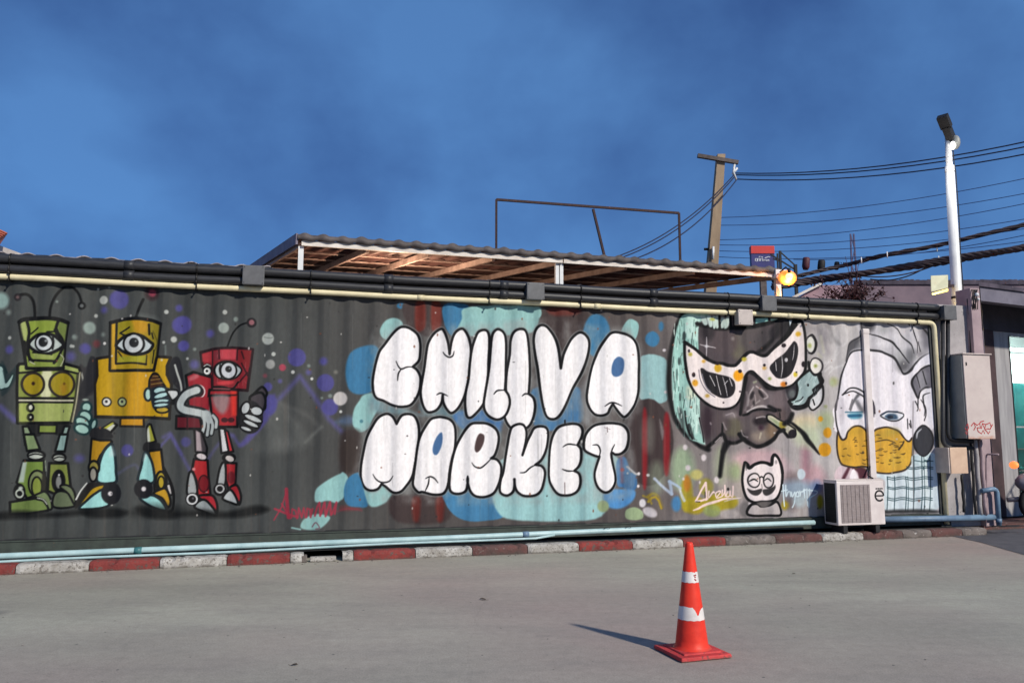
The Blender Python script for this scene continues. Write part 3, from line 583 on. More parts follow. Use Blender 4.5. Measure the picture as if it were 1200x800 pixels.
    p.line([(818,379),(840,384),(862,384),(885,382),(905,377),(925,371)],DK,4.2,1.2); p.line([(925,376),(900,404),(888,414)],DK,4,1.5,a=.8)
    p.at(870,360,8.89); p.fill('420,110 480,100 470,230 380,310 300,330 290,230',(38,34,38),2.2,a=.85); p.line('570,120 500,230 430,330 300,460',DK,3.6,1)
    p.at(780,360,8.89)
    for a_,b_ in (((380,85),(420,170)),((440,95),(470,190)),((500,100),(510,205)),((540,95),(548,200)),((590,115),(600,200)),((640,110),(630,205))): p.fill([(a_[0]-10,a_[1]),(a_[0]+34,a_[1]),(b_[0]+20,b_[1]),(b_[0]-14,b_[1]+10)],(196,212,204),.8,sm=True,a=.95)
    p.dot(490,125,28,(176,178,90),ry=14,soft=1.2); p.line('570,90 575,220',DK,2.4); p.line('675,90 680,200',DK,2.4)
    p.at(870,360,8.89); p.fill('140,105 275,105 275,150 140,175',(156,206,198),.7,1.4,DK,sm=False); p.fill('300,118 380,115 340,135 300,140',(176,206,190),.7); p.fill('478,125 540,125 490,225',(196,206,212),.7,1.6,DK,sm=False)
    p.at(780,360,8.89); p.line('430,310 431,400 430,512',(224,216,216),.9,.5,taper=True); p.line('368,384 440,405 528,422',(224,216,216),.9,.5,taper=True); p.dot(430,405,14,(220,214,214),soft=1); p.dot(705,325,14,(150,140,136),soft=2)
    # ear, curls and rings at the right
    p.at(870,440,8.89)
    p.fill('455,110 560,90 590,200 560,260 500,270 470,220',(50,46,52),1); p.dot(520,190,40,(100,104,104),ry=44,soft=2)
    p.fill('580,50 700,-60 800,-90 822,0 838,70 760,140 750,190 690,240 660,300 590,320 520,300 488,265 560,230 585,140',(158,176,174),.8,2.8,DK)
    p.fill('690,250 760,180 830,90 848,160 840,260 800,325 730,358 690,310',(206,204,204),.8,1.8,DK)
    p.line('488,268 520,330 600,345 680,310 700,240 760,190 830,110',DK,2.8,.7); p.line('740,250 760,300',DK,2); p.line('700,230 780,180 740,150 800,120 830,80',DK,2.4,.7); p.dot(684,98,10,DK,ry=15,soft=.5)
    for k in range(26):
        x=600+rng.rand()*210; y=-40+rng.rand()*300; p.line([(x,y),(x-15,y+30)],((120,140,140),(208,220,218))[k%2],.8,.5,a=.6)
    p.line('530,300 600,290 640,240',(206,216,214),1.2); p.line('560,270 620,250 640,220',DK,.9)
    p.at(870,360,8.89)
    p.dot(716,385,56,(206,204,196),ry=88,soft=.7,line=1.4,lcol=(90,86,88)); p.line('680,310 740,285 780,360 770,440 735,480 690,475',DK,2.4,.7,taper=True); p.dot(705,398,24,(168,172,110),soft=1.4)
    p.dot(772,612,68,(220,214,206),ry=86,soft=.7,line=1.6,lcol=(60,56,58)); p.line('690,570 700,640 760,700 820,690',DK,2.6,.7); p.dot(775,608,20,(172,176,116),soft=1.2); p.dot(775,608,9,(130,136,70),soft=.8); p.line('800,700 830,790 840,760',DK,2.4,.8)
    # mask
    MK=(228,216,212)
    mask=[(803,400.5),(809,405),(819.4,411.7),(829.5,420.7),(838.5,425),(847.5,425.5),(854,428),(863,427.5),(870,420.7),(876.7,413.4),(882,412.3),(888,414),(897,416.5),(903.7,410.6),(915,401.6),(926,390.4),(933,381.4),(938,375),(938,375),(941,379),(943.4,392),(944.4,410),(944,432),(939.7,441),(930,450),(920.6,454),(907,453.8),(899,450),(892.5,443.4),(884.6,436.6),(879,435),(875,439.5),(874.5,445),(872,457),(867.7,469),(858.7,477),(847.5,479),(834,476),(822.7,467),(812.6,457),(807,444.5),(804.5,430),(803,415),(803,400.5)]
    p.at(0,0,1); p.fill(mask,MK,.6,2.6,DK); p.line([(803,400.5),(809,405),(819.4,411.7),(829.5,420.7),(838.5,425),(847.5,425.5),(854,428),(863,427.5),(870,420.7),(876.7,413.4),(882,412.3),(888,414),(897,416.5),(903.7,410.6),(915,401.6),(926,390.4),(937,377)],DK,3.2,.6)
    eyes=([(822,432.6),(825,431.2),(830.6,435.4),(843,438.2),(852,440.4),(858.7,444.4),(861.7,450),(861.5,457),(857.6,463.6),(849.7,466.3),(838.5,463),(830.6,457),(825,445)],[(902,429.7),(908,423),(918.4,415),(926,405),(932,399.4),(936,404),(936.6,414),(933,427.5),(926,438.7),(918.4,443.2),(910.5,442),(904.3,436.5)])
    for e in eyes: p.fill(e,(34,30,34),.6)
    p.line([(820,433),(822,445),(829,458),(838,465)],(90,84,100),.8,.4); p.line([(824,438),(828,452),(833,459)],(160,156,166),.7,.4)
    for q in (((848,441),(851,452),(853,464)),((855,443),(858,452)),((840,440),(846,462)),((832,440),(838,452)),((917,415),(918,430),(916.5,442)),((932,404),(931,415),(929,422)),((910,424),(911,434)),((850,450),(853,446))): p.line(list(q),(214,208,208),.8,.35,taper=True)
    p.dot(921.5,421.5,1.6,(200,196,196),ry=2.4,soft=.5)
    for x,y,r,c in ((809,415,2.2,(186,170,70)),(842,431,4.8,(206,164,40)),(825.5,423,1.8,(220,170,70)),(866,440,6.4,(230,160,20)),(815,448.5,3.8,(220,160,40)),(873,420.5,2.4,(206,190,70)),(936.5,391,2.8,(216,170,50)),(933,438.5,2.8,(206,184,60)),(896.5,431,2,(220,180,110)),(902,443.5,1.8,(150,160,90)),(919,450,3,(216,130,40)),(829.5,463.5,2,(200,164,80))): p.dot(x,y,r,c,soft=1.1)
    for x,y,w_,h_ in ((807.5,411,1.2,2),(813,439,2.2,2.8),(841.5,425.5,2.6,2),(868.5,434.5,2.3,2.1),(868.5,458.5,1.2,1),(919,404.5,2.2,2.4),(896.5,427.6,1.3,1.7),(942,426.5,1.8,3.4),(934.5,435.8,1,1),(849,471.5,.9,1),(921.5,449,.9,1.8)): p.dot(x,y,w_,(40,30,36),ry=h_,soft=.5)
    # nose, lips and cigarette
    p.at(870,440,8.89)
    p.line('40,20 20,160 5,300 -10,400',DK,3.4,1); p.line('90,-30 170,20 230,100 300,140 420,130',DK,3,1)
    p.fill('110,60 70,160 50,280 70,330 120,320 200,300 260,250 230,130 170,60',(120,108,108),2.4,a=.9)
    for t,c,w_ in (('115,120 75,200 60,310',(176,166,164),1.6),('150,110 220,150 265,215 240,240',(190,176,174),1.6),('95,330 140,260 130,200',(160,148,146),1.4),('140,290 190,260',(160,150,148),1.8),('120,70 150,60',(150,150,130),2.4)): p.line(t,c,w_,.8)
    p.dot(100,205,18,(40,34,38),ry=44,rot=20,soft=1.2); p.dot(205,188,16,(36,30,34),ry=48,rot=-32,soft=1); p.dot(120,285,12,(50,44,46),ry=24,soft=1.2)
    p.line('60,375 140,330 230,318 270,345',(192,182,180),2.6,.9); p.line('20,410 60,400 110,365 200,350 270,352 340,370 380,355',DK,2.4,.7); p.line('280,320 340,350 400,360',DK,3,1.2)
    p.dot(190,475,78,(38,30,34),ry=44,soft=2.4); p.dot(190,400,64,(100,86,86),ry=24,soft=2); p.line('150,440 220,425 250,430',(178,168,166),1.4,.8); p.dot(205,540,26,(60,36,50),ry=26,soft=2); p.line('205,600 190,650',(190,180,160),1.4,1.2)
    p.line('400,390 405,440',DK,1.4); p.line('370,350 390,440 400,460',(70,60,62),1,1)
    p.fill('262,415 300,408 370,445 440,482 520,535 560,568 555,625 500,645 470,610 430,560 340,515 272,468',(196,190,168),.7,1.6,DK,sm=True)
    p.fill('290,440 400,490 400,530 350,505',(150,160,126),1.4); p.fill('405,478 462,500 440,560 400,535',(150,134,50),1.1); p.dot(527,604,46,(32,26,32),soft=.6); p.line('270,470 340,520 430,575 480,640',DK,2.2,.7)
    p.line('470,470 560,525 640,595 690,680 760,760 815,815',DK,4.4,1,taper=True)
    p.line('-30,610 20,660 80,705 150,738 240,722 330,655 385,590 440,565',DK,4,.9); p.line('520,400 490,470 450,500',DK,4.4,1.4)
    p.at(780,440,8.89); p.line('430,760 480,710 560,640 610,610 640,680 690,702 760,690 830,650 800,600',DK,3.4,1); p.line('605,500 600,600',DK,2,.8); p.line('520,690 580,640',(170,160,160),1.2,.6); p.line('660,700 610,790',DK,4.4,1.4)
    for q in (((470,490),(475,505)),((610,490),(640,560)),((800,570),(820,620),(860,640)),((640,410),(700,390),(720,430))): p.line(list(q),(176,164,164),1.4,.8,a=.8)
    p.line('850,170 860,250 840,360',(150,138,138),1.6,1,a=.8)
    # orange drops
    p.at(870,440,8.89)
    for x,y,r,ry in ((890,593,38,54),(865,770,58,70),(825,450,22,28)): p.dot(x,y,r,(208,150,24),ry=ry,soft=.9)
    p.dot(870,320,14,(150,156,110),soft=1.4); p.dot(940,75,22,(170,178,146),soft=2)
    p.at(850,520,8.89); p.line('10,0 -20,120 -50,330',DK,5,1.6)
    # little cat with a moustache and round glasses
    p.fill('215,195 240,215 255,250 305,212 380,192 440,198 482,215 492,140 515,112 560,150 592,220 607,300 602,400 580,490 530,570 460,600 380,602 300,607 240,570 205,490 187,380 197,280',(226,214,212),.6,2.8,DK)
    p.line('215,195 240,215 255,250 305,212 380,192 440,198 482,215 492,140 515,112 560,150 592,220 607,300',DK,3,.6)
    p.dot(530,188,12,(150,140,140),ry=20,soft=1); p.line('225,210 228,270',(90,84,84),1,.5)
    p.dot(305,378,62,None,ry=73,soft=.5,line=1.5,lcol=(44,40,42)); p.dot(456,380,46,None,ry=76,soft=.5,line=1.5,lcol=(44,40,42)); p.line('365,355 385,340 410,352',DK,1.5)
    p.line('258,388 298,366 340,390',DK,1.7,.4,taper=True); p.line('420,382 450,360 480,388',DK,1.3,.4,taper=True)
    p.fill('238,462 290,482 385,465 388,500 345,532 300,535 262,510',(58,54,54),.6); p.fill('402,478 455,466 505,440 518,422 522,460 485,515 440,540 408,520',(58,54,54),.6); p.line('388,420 396,470',(150,140,140),1.2,.5)
    p.fill('268,640 330,622 380,650 460,640 530,600 572,650 585,735 480,745 250,738',(186,176,174),1,2.6,DK); p.fill('330,610 480,600 450,650 385,655',(104,98,96),1.2); p.dot(430,700,70,(150,142,140),ry=30,soft=3,a=.6)
    p.lw = 1.0
    # signatures
    wr=(232,206,200)
    p.at(740,520,8.89)
    for t in ('672,590 720,510 785,405','785,405 792,490 788,582','672,598 740,590 800,572'): p.line(t,wr,2.4,.5,sm=False)
    p.line('645,690 700,670 790,630 880,598 980,572 1065,565',wr,3.2,.7,taper=True)
    for t in ('815,490 812,560 850,500 862,505','880,545 880,510 915,490 935,500 885,560 945,548','958,480 955,545 985,500','985,430 988,545','1010,500 1000,545 1030,540 1035,490','1060,440 1056,545 1035,530'): p.line(t,wr,1.5,.4)
    p.line('670,600 720,602',DK,1,.4); p.line('778,500 780,560',DK,1,.4); p.at(850,520,8.89); p.line('0,600 90,570 170,560',(206,190,186),1.6,.6,taper=True); p.dot(38,470,10,DK,ry=16,soft=.5)
    wt=(206,220,224)
    for t in ('612,425 620,560 628,650','597,492 655,478','640,430 645,545 662,500 680,500 685,545','690,500 700,548 725,500 722,600 700,660','738,545 742,505 765,500 770,545 745,545 780,540','785,490 790,545 800,500 820,498','832,470 840,560','850,482 945,488 960,510 900,548 860,585','858,470 862,560 868,645','880,470 882,570 878,660','820,490 860,470'): p.line(t,wt,1.3,.4)
    p.fill('720,560 790,540 850,560 830,640 760,660 710,610',(176,196,204),3,a=.7)
    # -- bearded man
    p.at(970,370,7.27); FW=(228,222,225)
    p.fill('160,380 210,310 300,288 430,290 560,340 640,470 880,330 905,600 905,900 560,1100 100,1000 75,850 100,640 120,500',FW,.8,sm=True)
    p.at(960,470,5.33); p.fill('112,30 108,130 150,240 330,250 600,250 720,160 720,20 400,-20',FW,.8)
    p.at(970,370,7.27)
    p.fill('285,55 285,165 200,228 172,320 162,385 212,312 300,288 430,296 545,345 605,425 650,492 700,480 752,402 815,350 885,315 900,250 900,50',(196,192,195),.7)
    p.fill('285,60 400,60 380,130 300,160',(96,94,98),2.4); p.fill('195,235 290,190 300,260 220,290 175,350',(92,90,94),1.6); p.fill('290,190 300,270 240,285',(170,168,170),2,a=.6)
    for x,y,rx,ry,c in ((650,420,60,60,(84,82,86)),(700,340,30,50,(130,128,132)),(620,340,36,50,(160,160,160)),(480,110,40,40,(160,160,162)),(850,220,40,60,(120,116,124)),(840,110,40,60,(96,92,100)),(480,235,70,20,(224,220,222)),(560,180,60,20,(216,212,214)),(720,330,20,40,(110,110,112)),(790,320,40,30,(130,126,130))): p.dot(x,y,rx,c,ry=ry,soft=4.5,a=.85)
    for t,w_ in (('360,150 450,180 540,212 590,270 650,330 700,400',2.2),('520,65 590,110 640,170 710,240 735,320',1.6),('715,75 740,160 770,240 765,315',1.6),('820,105 860,170 870,270',2),('780,220 800,300',1.2),('690,60 700,80',1)): p.line(t,(44,42,46),w_,.5,taper=True)
    p.line('360,288 470,308 560,350 610,430 652,490 700,475 752,402 820,352 890,312',(44,42,46),2.6,.6); p.line('300,290 220,305 165,385 122,500 104,640 82,800',(40,38,42),1.7,.5); p.line('285,60 285,165 200,230 172,320 160,385',(60,58,62),2,.8)
    p.line('880,318 850,390 780,420',(120,118,124),2,1.6); p.fill('745,420 860,320 885,330 880,400 800,430 740,470',(226,222,228),1)
    p.fill('720,560 760,492 882,425 900,600 840,610 790,650 770,700 740,640',(118,114,122),.8,2.2,(40,38,42)); p.fill('760,510 840,470 850,580 800,630',(160,158,164),2.4,a=.7)
    for t in ('752,500 790,610','820,470 850,580'): p.line(t,(44,42,46),1.3)
    p.line('770,690 768,780',(44,42,46),1.5,.4); p.fill('800,660 880,610 905,640 905,900 860,900 810,760',(228,224,228),1); p.line('872,655 825,680 830,750 842,800 835,850',(46,44,48),1.9,.5,taper=True)
    for t,w_ in (('130,672 180,622 250,614 312,655',1.8),('138,665 230,640 312,692',1.6),('375,700 400,740 412,830',1.6),('310,640 312,800',1.2)): p.line(t,(46,44,48),w_,.4)
    p.line('268,672 225,740 200,800',(110,108,112),3,.8); p.fill('315,700 300,780 290,820 315,820',(120,114,120),1.4); p.fill('370,740 400,790 405,860 380,820',(80,70,84),1.2)
    p.at(960,470,5.33)
    p.line('125,-20 110,30 110,90 122,170 150,240 210,236 275,215',(46,42,46),1.9,.5)
    p.fill('120,-10 160,0 170,60 140,140 120,100',(200,192,196),3,a=.6); p.line('240,0 265,50',(110,108,112),4,1.2,a=.8); p.line('215,-10 190,50',(120,116,120),1.8,.7); p.line('330,-10 352,50 325,130',(60,54,66),2,.8); p.fill('330,0 345,30 330,80',(110,90,120),1.4,a=.7)
    p.line('165,68 270,66',(60,110,130),1.4,.6); p.fill('180,80 262,72 262,105 200,108',(86,150,172),1.4); p.line('185,92 262,88',(40,90,124),2.4,.9)
    p.fill('385,88 430,66 490,68 532,86 485,122 420,112',(222,222,226),.6,1.6,(42,42,48)); p.fill('410,95 440,78 480,80 490,110 440,112',(70,96,120),1); p.dot(450,98,20,(34,44,62),ry=12,soft=.7); p.line('395,82 430,64 490,66',(50,64,84),1.8,.5)
    for t in ('560,110 562,170','572,140 582,165 578,120','600,0 618,40 612,60','640,-10 670,30 676,80 665,120'): p.line(t,(56,52,56),1.3,.4)
    # maroon collar, then the yellow beard
    p.fill('110,430 170,395 290,415 290,495 110,495',(206,188,192),1); p.fill('175,395 290,420 290,495 262,490 245,440 205,420',(92,48,60),1); p.line('192,400 175,440 158,480',(96,50,62),3.2,.9); p.fill('200,440 225,425 252,490 195,490',(228,222,224),.8)
    YB=(212,166,62)
    p.fill('125,190 118,250 122,320 140,380 165,402 225,412 290,408 330,430 380,447 450,450 530,430 578,390 592,310 592,230 570,250 535,232 492,182 430,162 370,172 325,208 300,190 260,155 215,162 180,190 168,228 150,240 135,215',YB,.7,2.2,(58,46,40))
    for x,y,rx,ry,c in ((400,210,50,30,(180,150,60)),(460,190,40,20,(172,156,70)),(480,370,70,50,(214,178,70)),(180,340,40,50,(190,150,50)),(560,330,24,60,(206,166,60)),(230,190,40,24,(186,152,52)),(330,300,40,60,(210,160,50))): p.dot(x,y,rx,c,ry=ry,soft=4,a=.6)
    for k in range(64):
        x=135+rng.rand()*445; y=185+rng.rand()*240
        cy=300+ (x-360)*0.02; 
        if ((x-360)/245)**2+((y-310)/135)**2>.86 or (y<215 and (x<330 and x>290)): continue
        a_=(x-400)/400*(-.3 if y<300 else .7); ln=6+rng.rand()*9
        p.line([(x-ln,y+a_*ln),(x,y+ (3 if y>300 else -3)),(x+ln,y-a_*ln)],(96,76,34),1.15,.4,taper=True,a=.95)
    p.line('350,255 420,240 480,255','' or (74,58,34),1.4,.4,taper=True); p.line('500,300 520,270 530,250',(74,58,34),1.8,.5)
    # plaid shirt
    p.fill('595,335 720,325 745,440 750,540 722,690 420,690 412,500 335,470 335,452 450,456 540,436 585,395',(206,216,220),.8); p.fill('600,340 720,330 720,400 600,400',(186,206,208),2,a=.6)
    tg=(44,72,80)
    for x in (425,478,541,556,598,640,657,700): p.line([(x,(470 if x<560 else 340)),(x+4,560),(x-2,688)],tg,1.0,.4)
    for y in (372,410,420,474,486,536,546,604,616): 
        x0=425 if y>460 else 545 if y>400 else 600
        p.line([(x0,y-3),(x0+50,y+5),(x0+100,y-4),((x0+720)/2+20,y+6),(660,y-4),(715,y+2)],tg,.95,.4)
    p.line('590,0 592,330',(150,140,142),.8,.5); p.line('594,240 598,690',(110,110,112),.9,.4)
    p.dot(655,246,60,(62,62,68),ry=97,soft=.7,line=1.6,lcol=(34,32,36)); p.line('610,230 615,195 640,172',(196,196,200),1.6,.6,taper=True)
    p.fill('415,680 700,675 722,700 420,702',(40,40,42),1.6,a=.9); p.fill('420,700 700,698 700,740 420,740',(120,116,118),1.2,a=.7)
    p.line('765,400 775,500 770,600 750,690',(90,80,80),1.4,.6)

def finish_paint(p):
    X, Y = p.X, p.Y
    n = fbm(X/2.2, Y/2.6, 71, 3); s = fbm(X/5, Y/90, 77, 3); g = fbm(X/40, Y/30, 81, 4)
    p.C *= (0.97 + 0.06*n)[..., None]; p.C *= (0.96 + 0.08*s)[..., None]
    gy = p.C.mean(-1, keepdims=True); p.C = gy + (p.C-gy)*.97
    p.C = p.C*(0.84 + 0.19*np.clip(p.C,0,255)/255)
    # rust bleeding from the top rail, drips and dust along the foot, chips
    top = np.clip((p.top - Y + 34)/60, 0, 1) if hasattr(p, 'top') else 0
    st = np.clip(fbm(X/3.2, Y/160, 91, 3)*3.4-2.15, 0, 1)
    wk = (st*0.8*np.clip(1.25-p.C.mean(-1)/210, .12, 1))[..., None]*.35; p.C = p.C*(1-wk) + np.array((96,84,76))*wk
    r = np.random.RandomState(5)
    for k in range(170):
        x = r.rand()*1090; y = 350+r.rand()*260; q = r.rand()
        p.at(0,0,1); p.dot(x,y,.5+r.rand()*.9,((196,192,186),(44,42,42),(120,70,50))[r.randint(3)],ry=.5+r.rand()*1.4,soft=.45,a=.75)
    for k in range(60):
        x = r.rand()*1090; y = 345+r.rand()*200; ln=15+r.rand()*60
        p.line([(x,y),(x+r.rand()-.5,y+ln*.5),(x,y+ln)],((150,146,140),(60,56,54))[r.randint(2)],.8,.6,a=.22,taper=True)
# ------------------------------------------------------------------ materials
M = dict(
 black_pipe=mat('black_plastic', L(52,52,55), L(36,36,39), 9, .48, c3=L(92,90,86), thr=.66, stretch=(1,1,6)),
 cream=mat('cream_pvc', L(228,216,178), L(204,192,156), 5, .45, c3=L(160,148,122), thr=.66),
 greybox=mat('grey_plastic', L(98,98,100), L(82,82,84), 12, .5),
 beigebox=mat('beige_plastic', L(196,184,176), L(176,164,158), 9, .5, c3=L(132,120,112), thr=.68),
 steel=mat('dark_clip_steel', L(60,58,56), L(34,32,31), 40, .45, .6),
 rail=mat('container_rail_paint', L(66,74,66), L(48,52,48), 7, .6, c3=L(92,70,54), thr=.63),
 railtop=mat('container_top_paint', L(58,60,60), L(40,41,42), 7, .6, c3=L(100,74,58), thr=.66),
 blue=mat('pale_blue_pvc', L(178,202,202), L(148,176,178), 5, .42, c3=L(110,128,128), thr=.66),
 bluedark=mat('blue_pvc', L(112,138,160), L(88,108,132), 6, .45, c3=L(76,84,96), thr=.64),
 teal=mat('teal_coupling', L(70,124,126), L(54,100,104), 12, .45),
 acwhite=mat('white_enamel', L(222,212,208), L(204,192,188), 5, .4, c3=L(150,132,122), thr=.7),
 acgrille=mat('unit_grille', L(158,146,144), L(138,126,124), 26, .6),
 dark=mat('near_black', L(34,33,35), L(22,22,24), 10, .7),
 cabinet=mat('cabinet_enamel', L(206,192,184), L(192,176,170), 4, .5, c3=L(166,146,134), thr=.64, foot=(L(186,140,118), .05)),
 cabside=mat('cabinet_side', L(150,152,148), L(132,134,131), 5, .5, c3=L(110,104,98), thr=.68),
 plaster=mat('grey_plaster', L(176,170,170), L(146,140,140), 3.5, .85, bump=.4, c3=L(84,78,80), thr=.62),
 pinkplaster=mat('pink_plaster', L(132,114,122), L(102,90,100), 1.3, .9, c3=L(112,92,100), thr=.64),
 stain=mat('stained_parapet', L(84,76,88), L(50,46,56), 4.5, .9, c3=L(124,110,120), thr=.6, stretch=(1,1,.25)),
 post=mat('pink_post', L(172,150,152), L(146,126,130), 4, .7, c3=L(120,104,104), thr=.66),
 brown=mat('brown_wall', L(80,60,62), L(54,41,43), 3, .8, c3=L(54,42,44), thr=.6),
 lintel=mat('dark_lintel', L(78,74,82), L(58,55,62), 3, .8, c3=L(58,55,60), thr=.62),
 fascia=mat('fascia_concrete', L(118,114,126), L(90,87,100), 3, .85, c3=L(96,90,100), thr=.62),
 alu=mat('brushed_aluminium', L(176,172,170), L(140,136,136), 14, .5, .15, stretch=(1,1,.1)),
 cone=mat('orange_rubber', L(232,62,40), L(204,48,36), 7, .5, c3=L(140,50,42), thr=.66, spec=.3, foot=(L(126,74,64), .05), bump=.15, bscale=30),
 conebase=mat('faded_red_rubber', L(204,66,64), L(172,46,48), 8, .7, c3=L(120,60,58), thr=.56, bump=.5, foot=(L(108,84,78), .012)),
 white_tape=mat('white_reflective_tape', L(228,222,218), L(200,192,186), 12, .4, c3=L(150,130,122), thr=.66),
 rust=mat('rusty_bar', L(70,46,42), L(40,30,32), 30, .8),
 polecon=mat('weathered_concrete_pole', L(164,142,116), L(130,110,90), 2.5, .85, c3=L(110,92,76), thr=.62, stretch=(1,1,.3)),
 arm=mat('crossarm_wood', L(104,94,90), L(72,64,62), 8, .85),
 wire=mat('cable_black', L(40,38,62), L(28,26,44), 6, .6),
 wireb=mat('bundle_black', L(70,56,60), L(44,38,42), 5, .7, c3=L(104,84,84), thr=.64),
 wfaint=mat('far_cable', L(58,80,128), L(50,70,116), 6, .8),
 white_paint=mat('white_pole_paint', L(228,228,226), L(206,206,206), 4, .4),
 wfascia=mat('white_fascia_paint', L(226,218,208), L(196,184,174), 4, .6, c3=L(140,112,100), thr=.66),
 under=mat('reddish_roof_underside', L(96,68,66), L(64,46,46), 1.8, .6, c3=L(150,118,108), thr=.64, stretch=(1,1,1)),
 roofedge=mat('dark_grey_sheet', L(96,88,86), L(66,60,60), 6, .7),
 rafter=mat('rafter_primer', L(176,156,150), L(134,114,110), 5, .6),
 barge=mat('lilac_bargeboard', L(136,128,142), L(110,102,116), 4, .7),
 signred=mat('sign_red', L(206,52,44), L(190,44,40), 4, .45),
 signblue=mat('sign_navy', L(44,44,112), L(36,36,96), 4, .45),
 signwhite=mat('sign_white', L(206,208,214), L(190,192,200), 4, .45),
 redpaint=mat('worn_red_letters', L(196,36,38), L(150,40,40), 30, .6),
 twig=mat('dark_twig', L(76,48,54), L(46,32,38), 20, .9),
 leaf=mat('dark_leaf', L(76,46,52), L(44,34,36), 12, .8),
 tiles=mat('orange_roof_tile', L(206,118,92), L(176,88,70), 12, .7),
 greymoto=mat('grey_bodywork', L(150,148,156), L(112,110,120), 6, .35, .1),
 tyre=mat('tyre_rubber', L(34,33,35), L(26,25,27), 20, .8),
 tealpanel=mat('teal_cabinet', L(60,176,170), L(40,140,140), 3, .4),
 roomwall=mat('shop_wall', L(224,230,226), L(206,214,210), 2, .7),
 pebble=mat('pebble_grey', L(136,130,122), L(96,92,88), 20, .9),
)
def emis(name, c, s):
    m = bpy.data.materials.new(name); m.use_nodes = True; b = m.node_tree.nodes['Principled BSDF']
    b.inputs['Base Color'].default_value = c; b.inputs['Emission Color'].default_value = c; b.inputs['Emission Strength'].default_value = s
    return m

# ------------------------------------------------------------------ ground, pavement, kerb
KW0 = 0.40                                            # kerb face in front of the wall (left end)
def kerb_w(u): return 0.47 - 0.015 * u
def ground_mat():
    m = bpy.data.materials.new('worn_concrete'); m.use_nodes = True; nt = m.node_tree; N = nt.nodes; K = nt.links; b = N['Principled BSDF']
    b.inputs['Specular IOR Level'].default_value = .25
    tc = N.new('ShaderNodeTexCoord')
    def noise(sc_, det=6, ro=.6, st=(1,1,1)):
        mp = N.new('ShaderNodeMapping'); mp.inputs['Scale'].default_value = st; K.new(tc.outputs['Object'], mp.inputs[0])
        n = N.new('ShaderNodeTexNoise'); n.inputs['Scale'].default_value = sc_; n.inputs['Detail'].default_value = det; n.inputs['Roughness'].default_value = ro
        K.new(mp.outputs[0], n.inputs['Vector']); return n.outputs['Fac']
    def ramp(f, p0, c0, p1, c1):
        r = N.new('ShaderNodeValToRGB'); r.color_ramp.elements[0].position = p0; r.color_ramp.elements[1].position = p1
        r.color_ramp.elements[0].color = c0; r.color_ramp.elements[1].color = c1; K.new(f, r.inputs[0]); return r.outputs[0]
    def mix(f, a, c, mode='MIX'):
        x = N.new('ShaderNodeMix'); x.data_type = 'RGBA'; x.blend_type = mode
        if isinstance(f, float): x.inputs[0].default_value = f
        else: K.new(f, x.inputs[0])
        for i, q in ((6, a), (7, c)):
            if isinstance(q, tuple): x.inputs[i].default_value = q
            else: K.new(q, x.inputs[i])
        return x.outputs[2]
    base = ramp(noise(.30, 5, .55, (1, 1.8, 1)), .36, L(152,148,135), .64, L(176,172,156))
    base = mix(ramp(noise(.21, 3, .5), .42, (0,0,0,1), .60, (.8,.8,.8,1)), base, L(160,142,134))
    base = mix(ramp(noise(2.2, 7, .65, (.5, 1.6, 1)), .45, (0,0,0,1), .75, (.55,.55,.55,1)), base, L(140,134,126))
    fine = ramp(noise(95, 4, .8), .30, (.70,.70,.70,1), .68, (1.16,1.16,1.16,1)); base = mix(1.0, base, fine, 'MULTIPLY')
    med = ramp(noise(14, 8, .75), .3, (.86,.86,.86,1), .7, (1.1,1.1,1.1,1)); base = mix(1.0, base, med, 'MULTIPLY')
    oil = ramp(noise(1.15, 3, .5), .69, (0,0,0,1), .76, (.5,.5,.5,1)); base = mix(oil, base, L(100,96,94))
    wv_ = N.new('ShaderNodeTexNoise'); wv_.inputs['Scale'].default_value = 1.7; wv_.inputs['Detail'].default_value = 5; K.new(tc.outputs['Object'], wv_.inputs['Vector'])
    av = N.new('ShaderNodeMix'); av.data_type = 'RGBA'; av.inputs[0].default_value = .25; K.new(tc.outputs['Object'], av.inputs[6]); K.new(wv_.outputs['Color'], av.inputs[7])
    vc = N.new('ShaderNodeTexVoronoi'); vc.feature = 'DISTANCE_TO_EDGE'; vc.inputs['Scale'].default_value = .42; K.new(av.outputs[2], vc.inputs['Vector'])
    crk = ramp(vc.outputs['Distance'], .0008, (.08,.08,.08,1), .0022, (0,0,0,1)); base = mix(crk, base, L(88,84,78))
    v = N.new('ShaderNodeTexVoronoi'); v.inputs['Scale'].default_value = 5.5; K.new(tc.outputs['Object'], v.inputs['Vector'])
    sp = ramp(v.outputs['Distance'], .035, (1,1,1,1), .05, (0,0,0,1)); base = mix(sp, base, L(84,80,76))
    K.new(base, b.inputs['Base Color']); b.inputs['Roughness'].default_value = .82
    bp = N.new('ShaderNodeBump'); bp.inputs['Strength'].default_value = .5; bp.inputs['Distance'].default_value = .006
    K.new(noise(70, 6, .75), bp.inputs['Height']); K.new(bp.outputs[0], b.inputs['Normal'])
    return m
g = MB(); g.add([(-900,-300,-.02),(900,-300,-.02),(900,1500,-.02),(-900,1500,-.02)], [(0,1,2,3)])
g.build('ground', mat('dusty_ground', L(112,104,98), L(92,86,82), .8, .9), kind='structure')
g = MB(); a = wp(-14, kerb_w(0), 0); b_ = wp(26, kerb_w(0) - .015*26 + .0, 0)
g.add([(-40,-25,0),(40,-25,0),(40,22,0),(-40,22,0)], [(0,1,2,3)])
g.build('yard_pavement', ground_mat(), kind='structure')
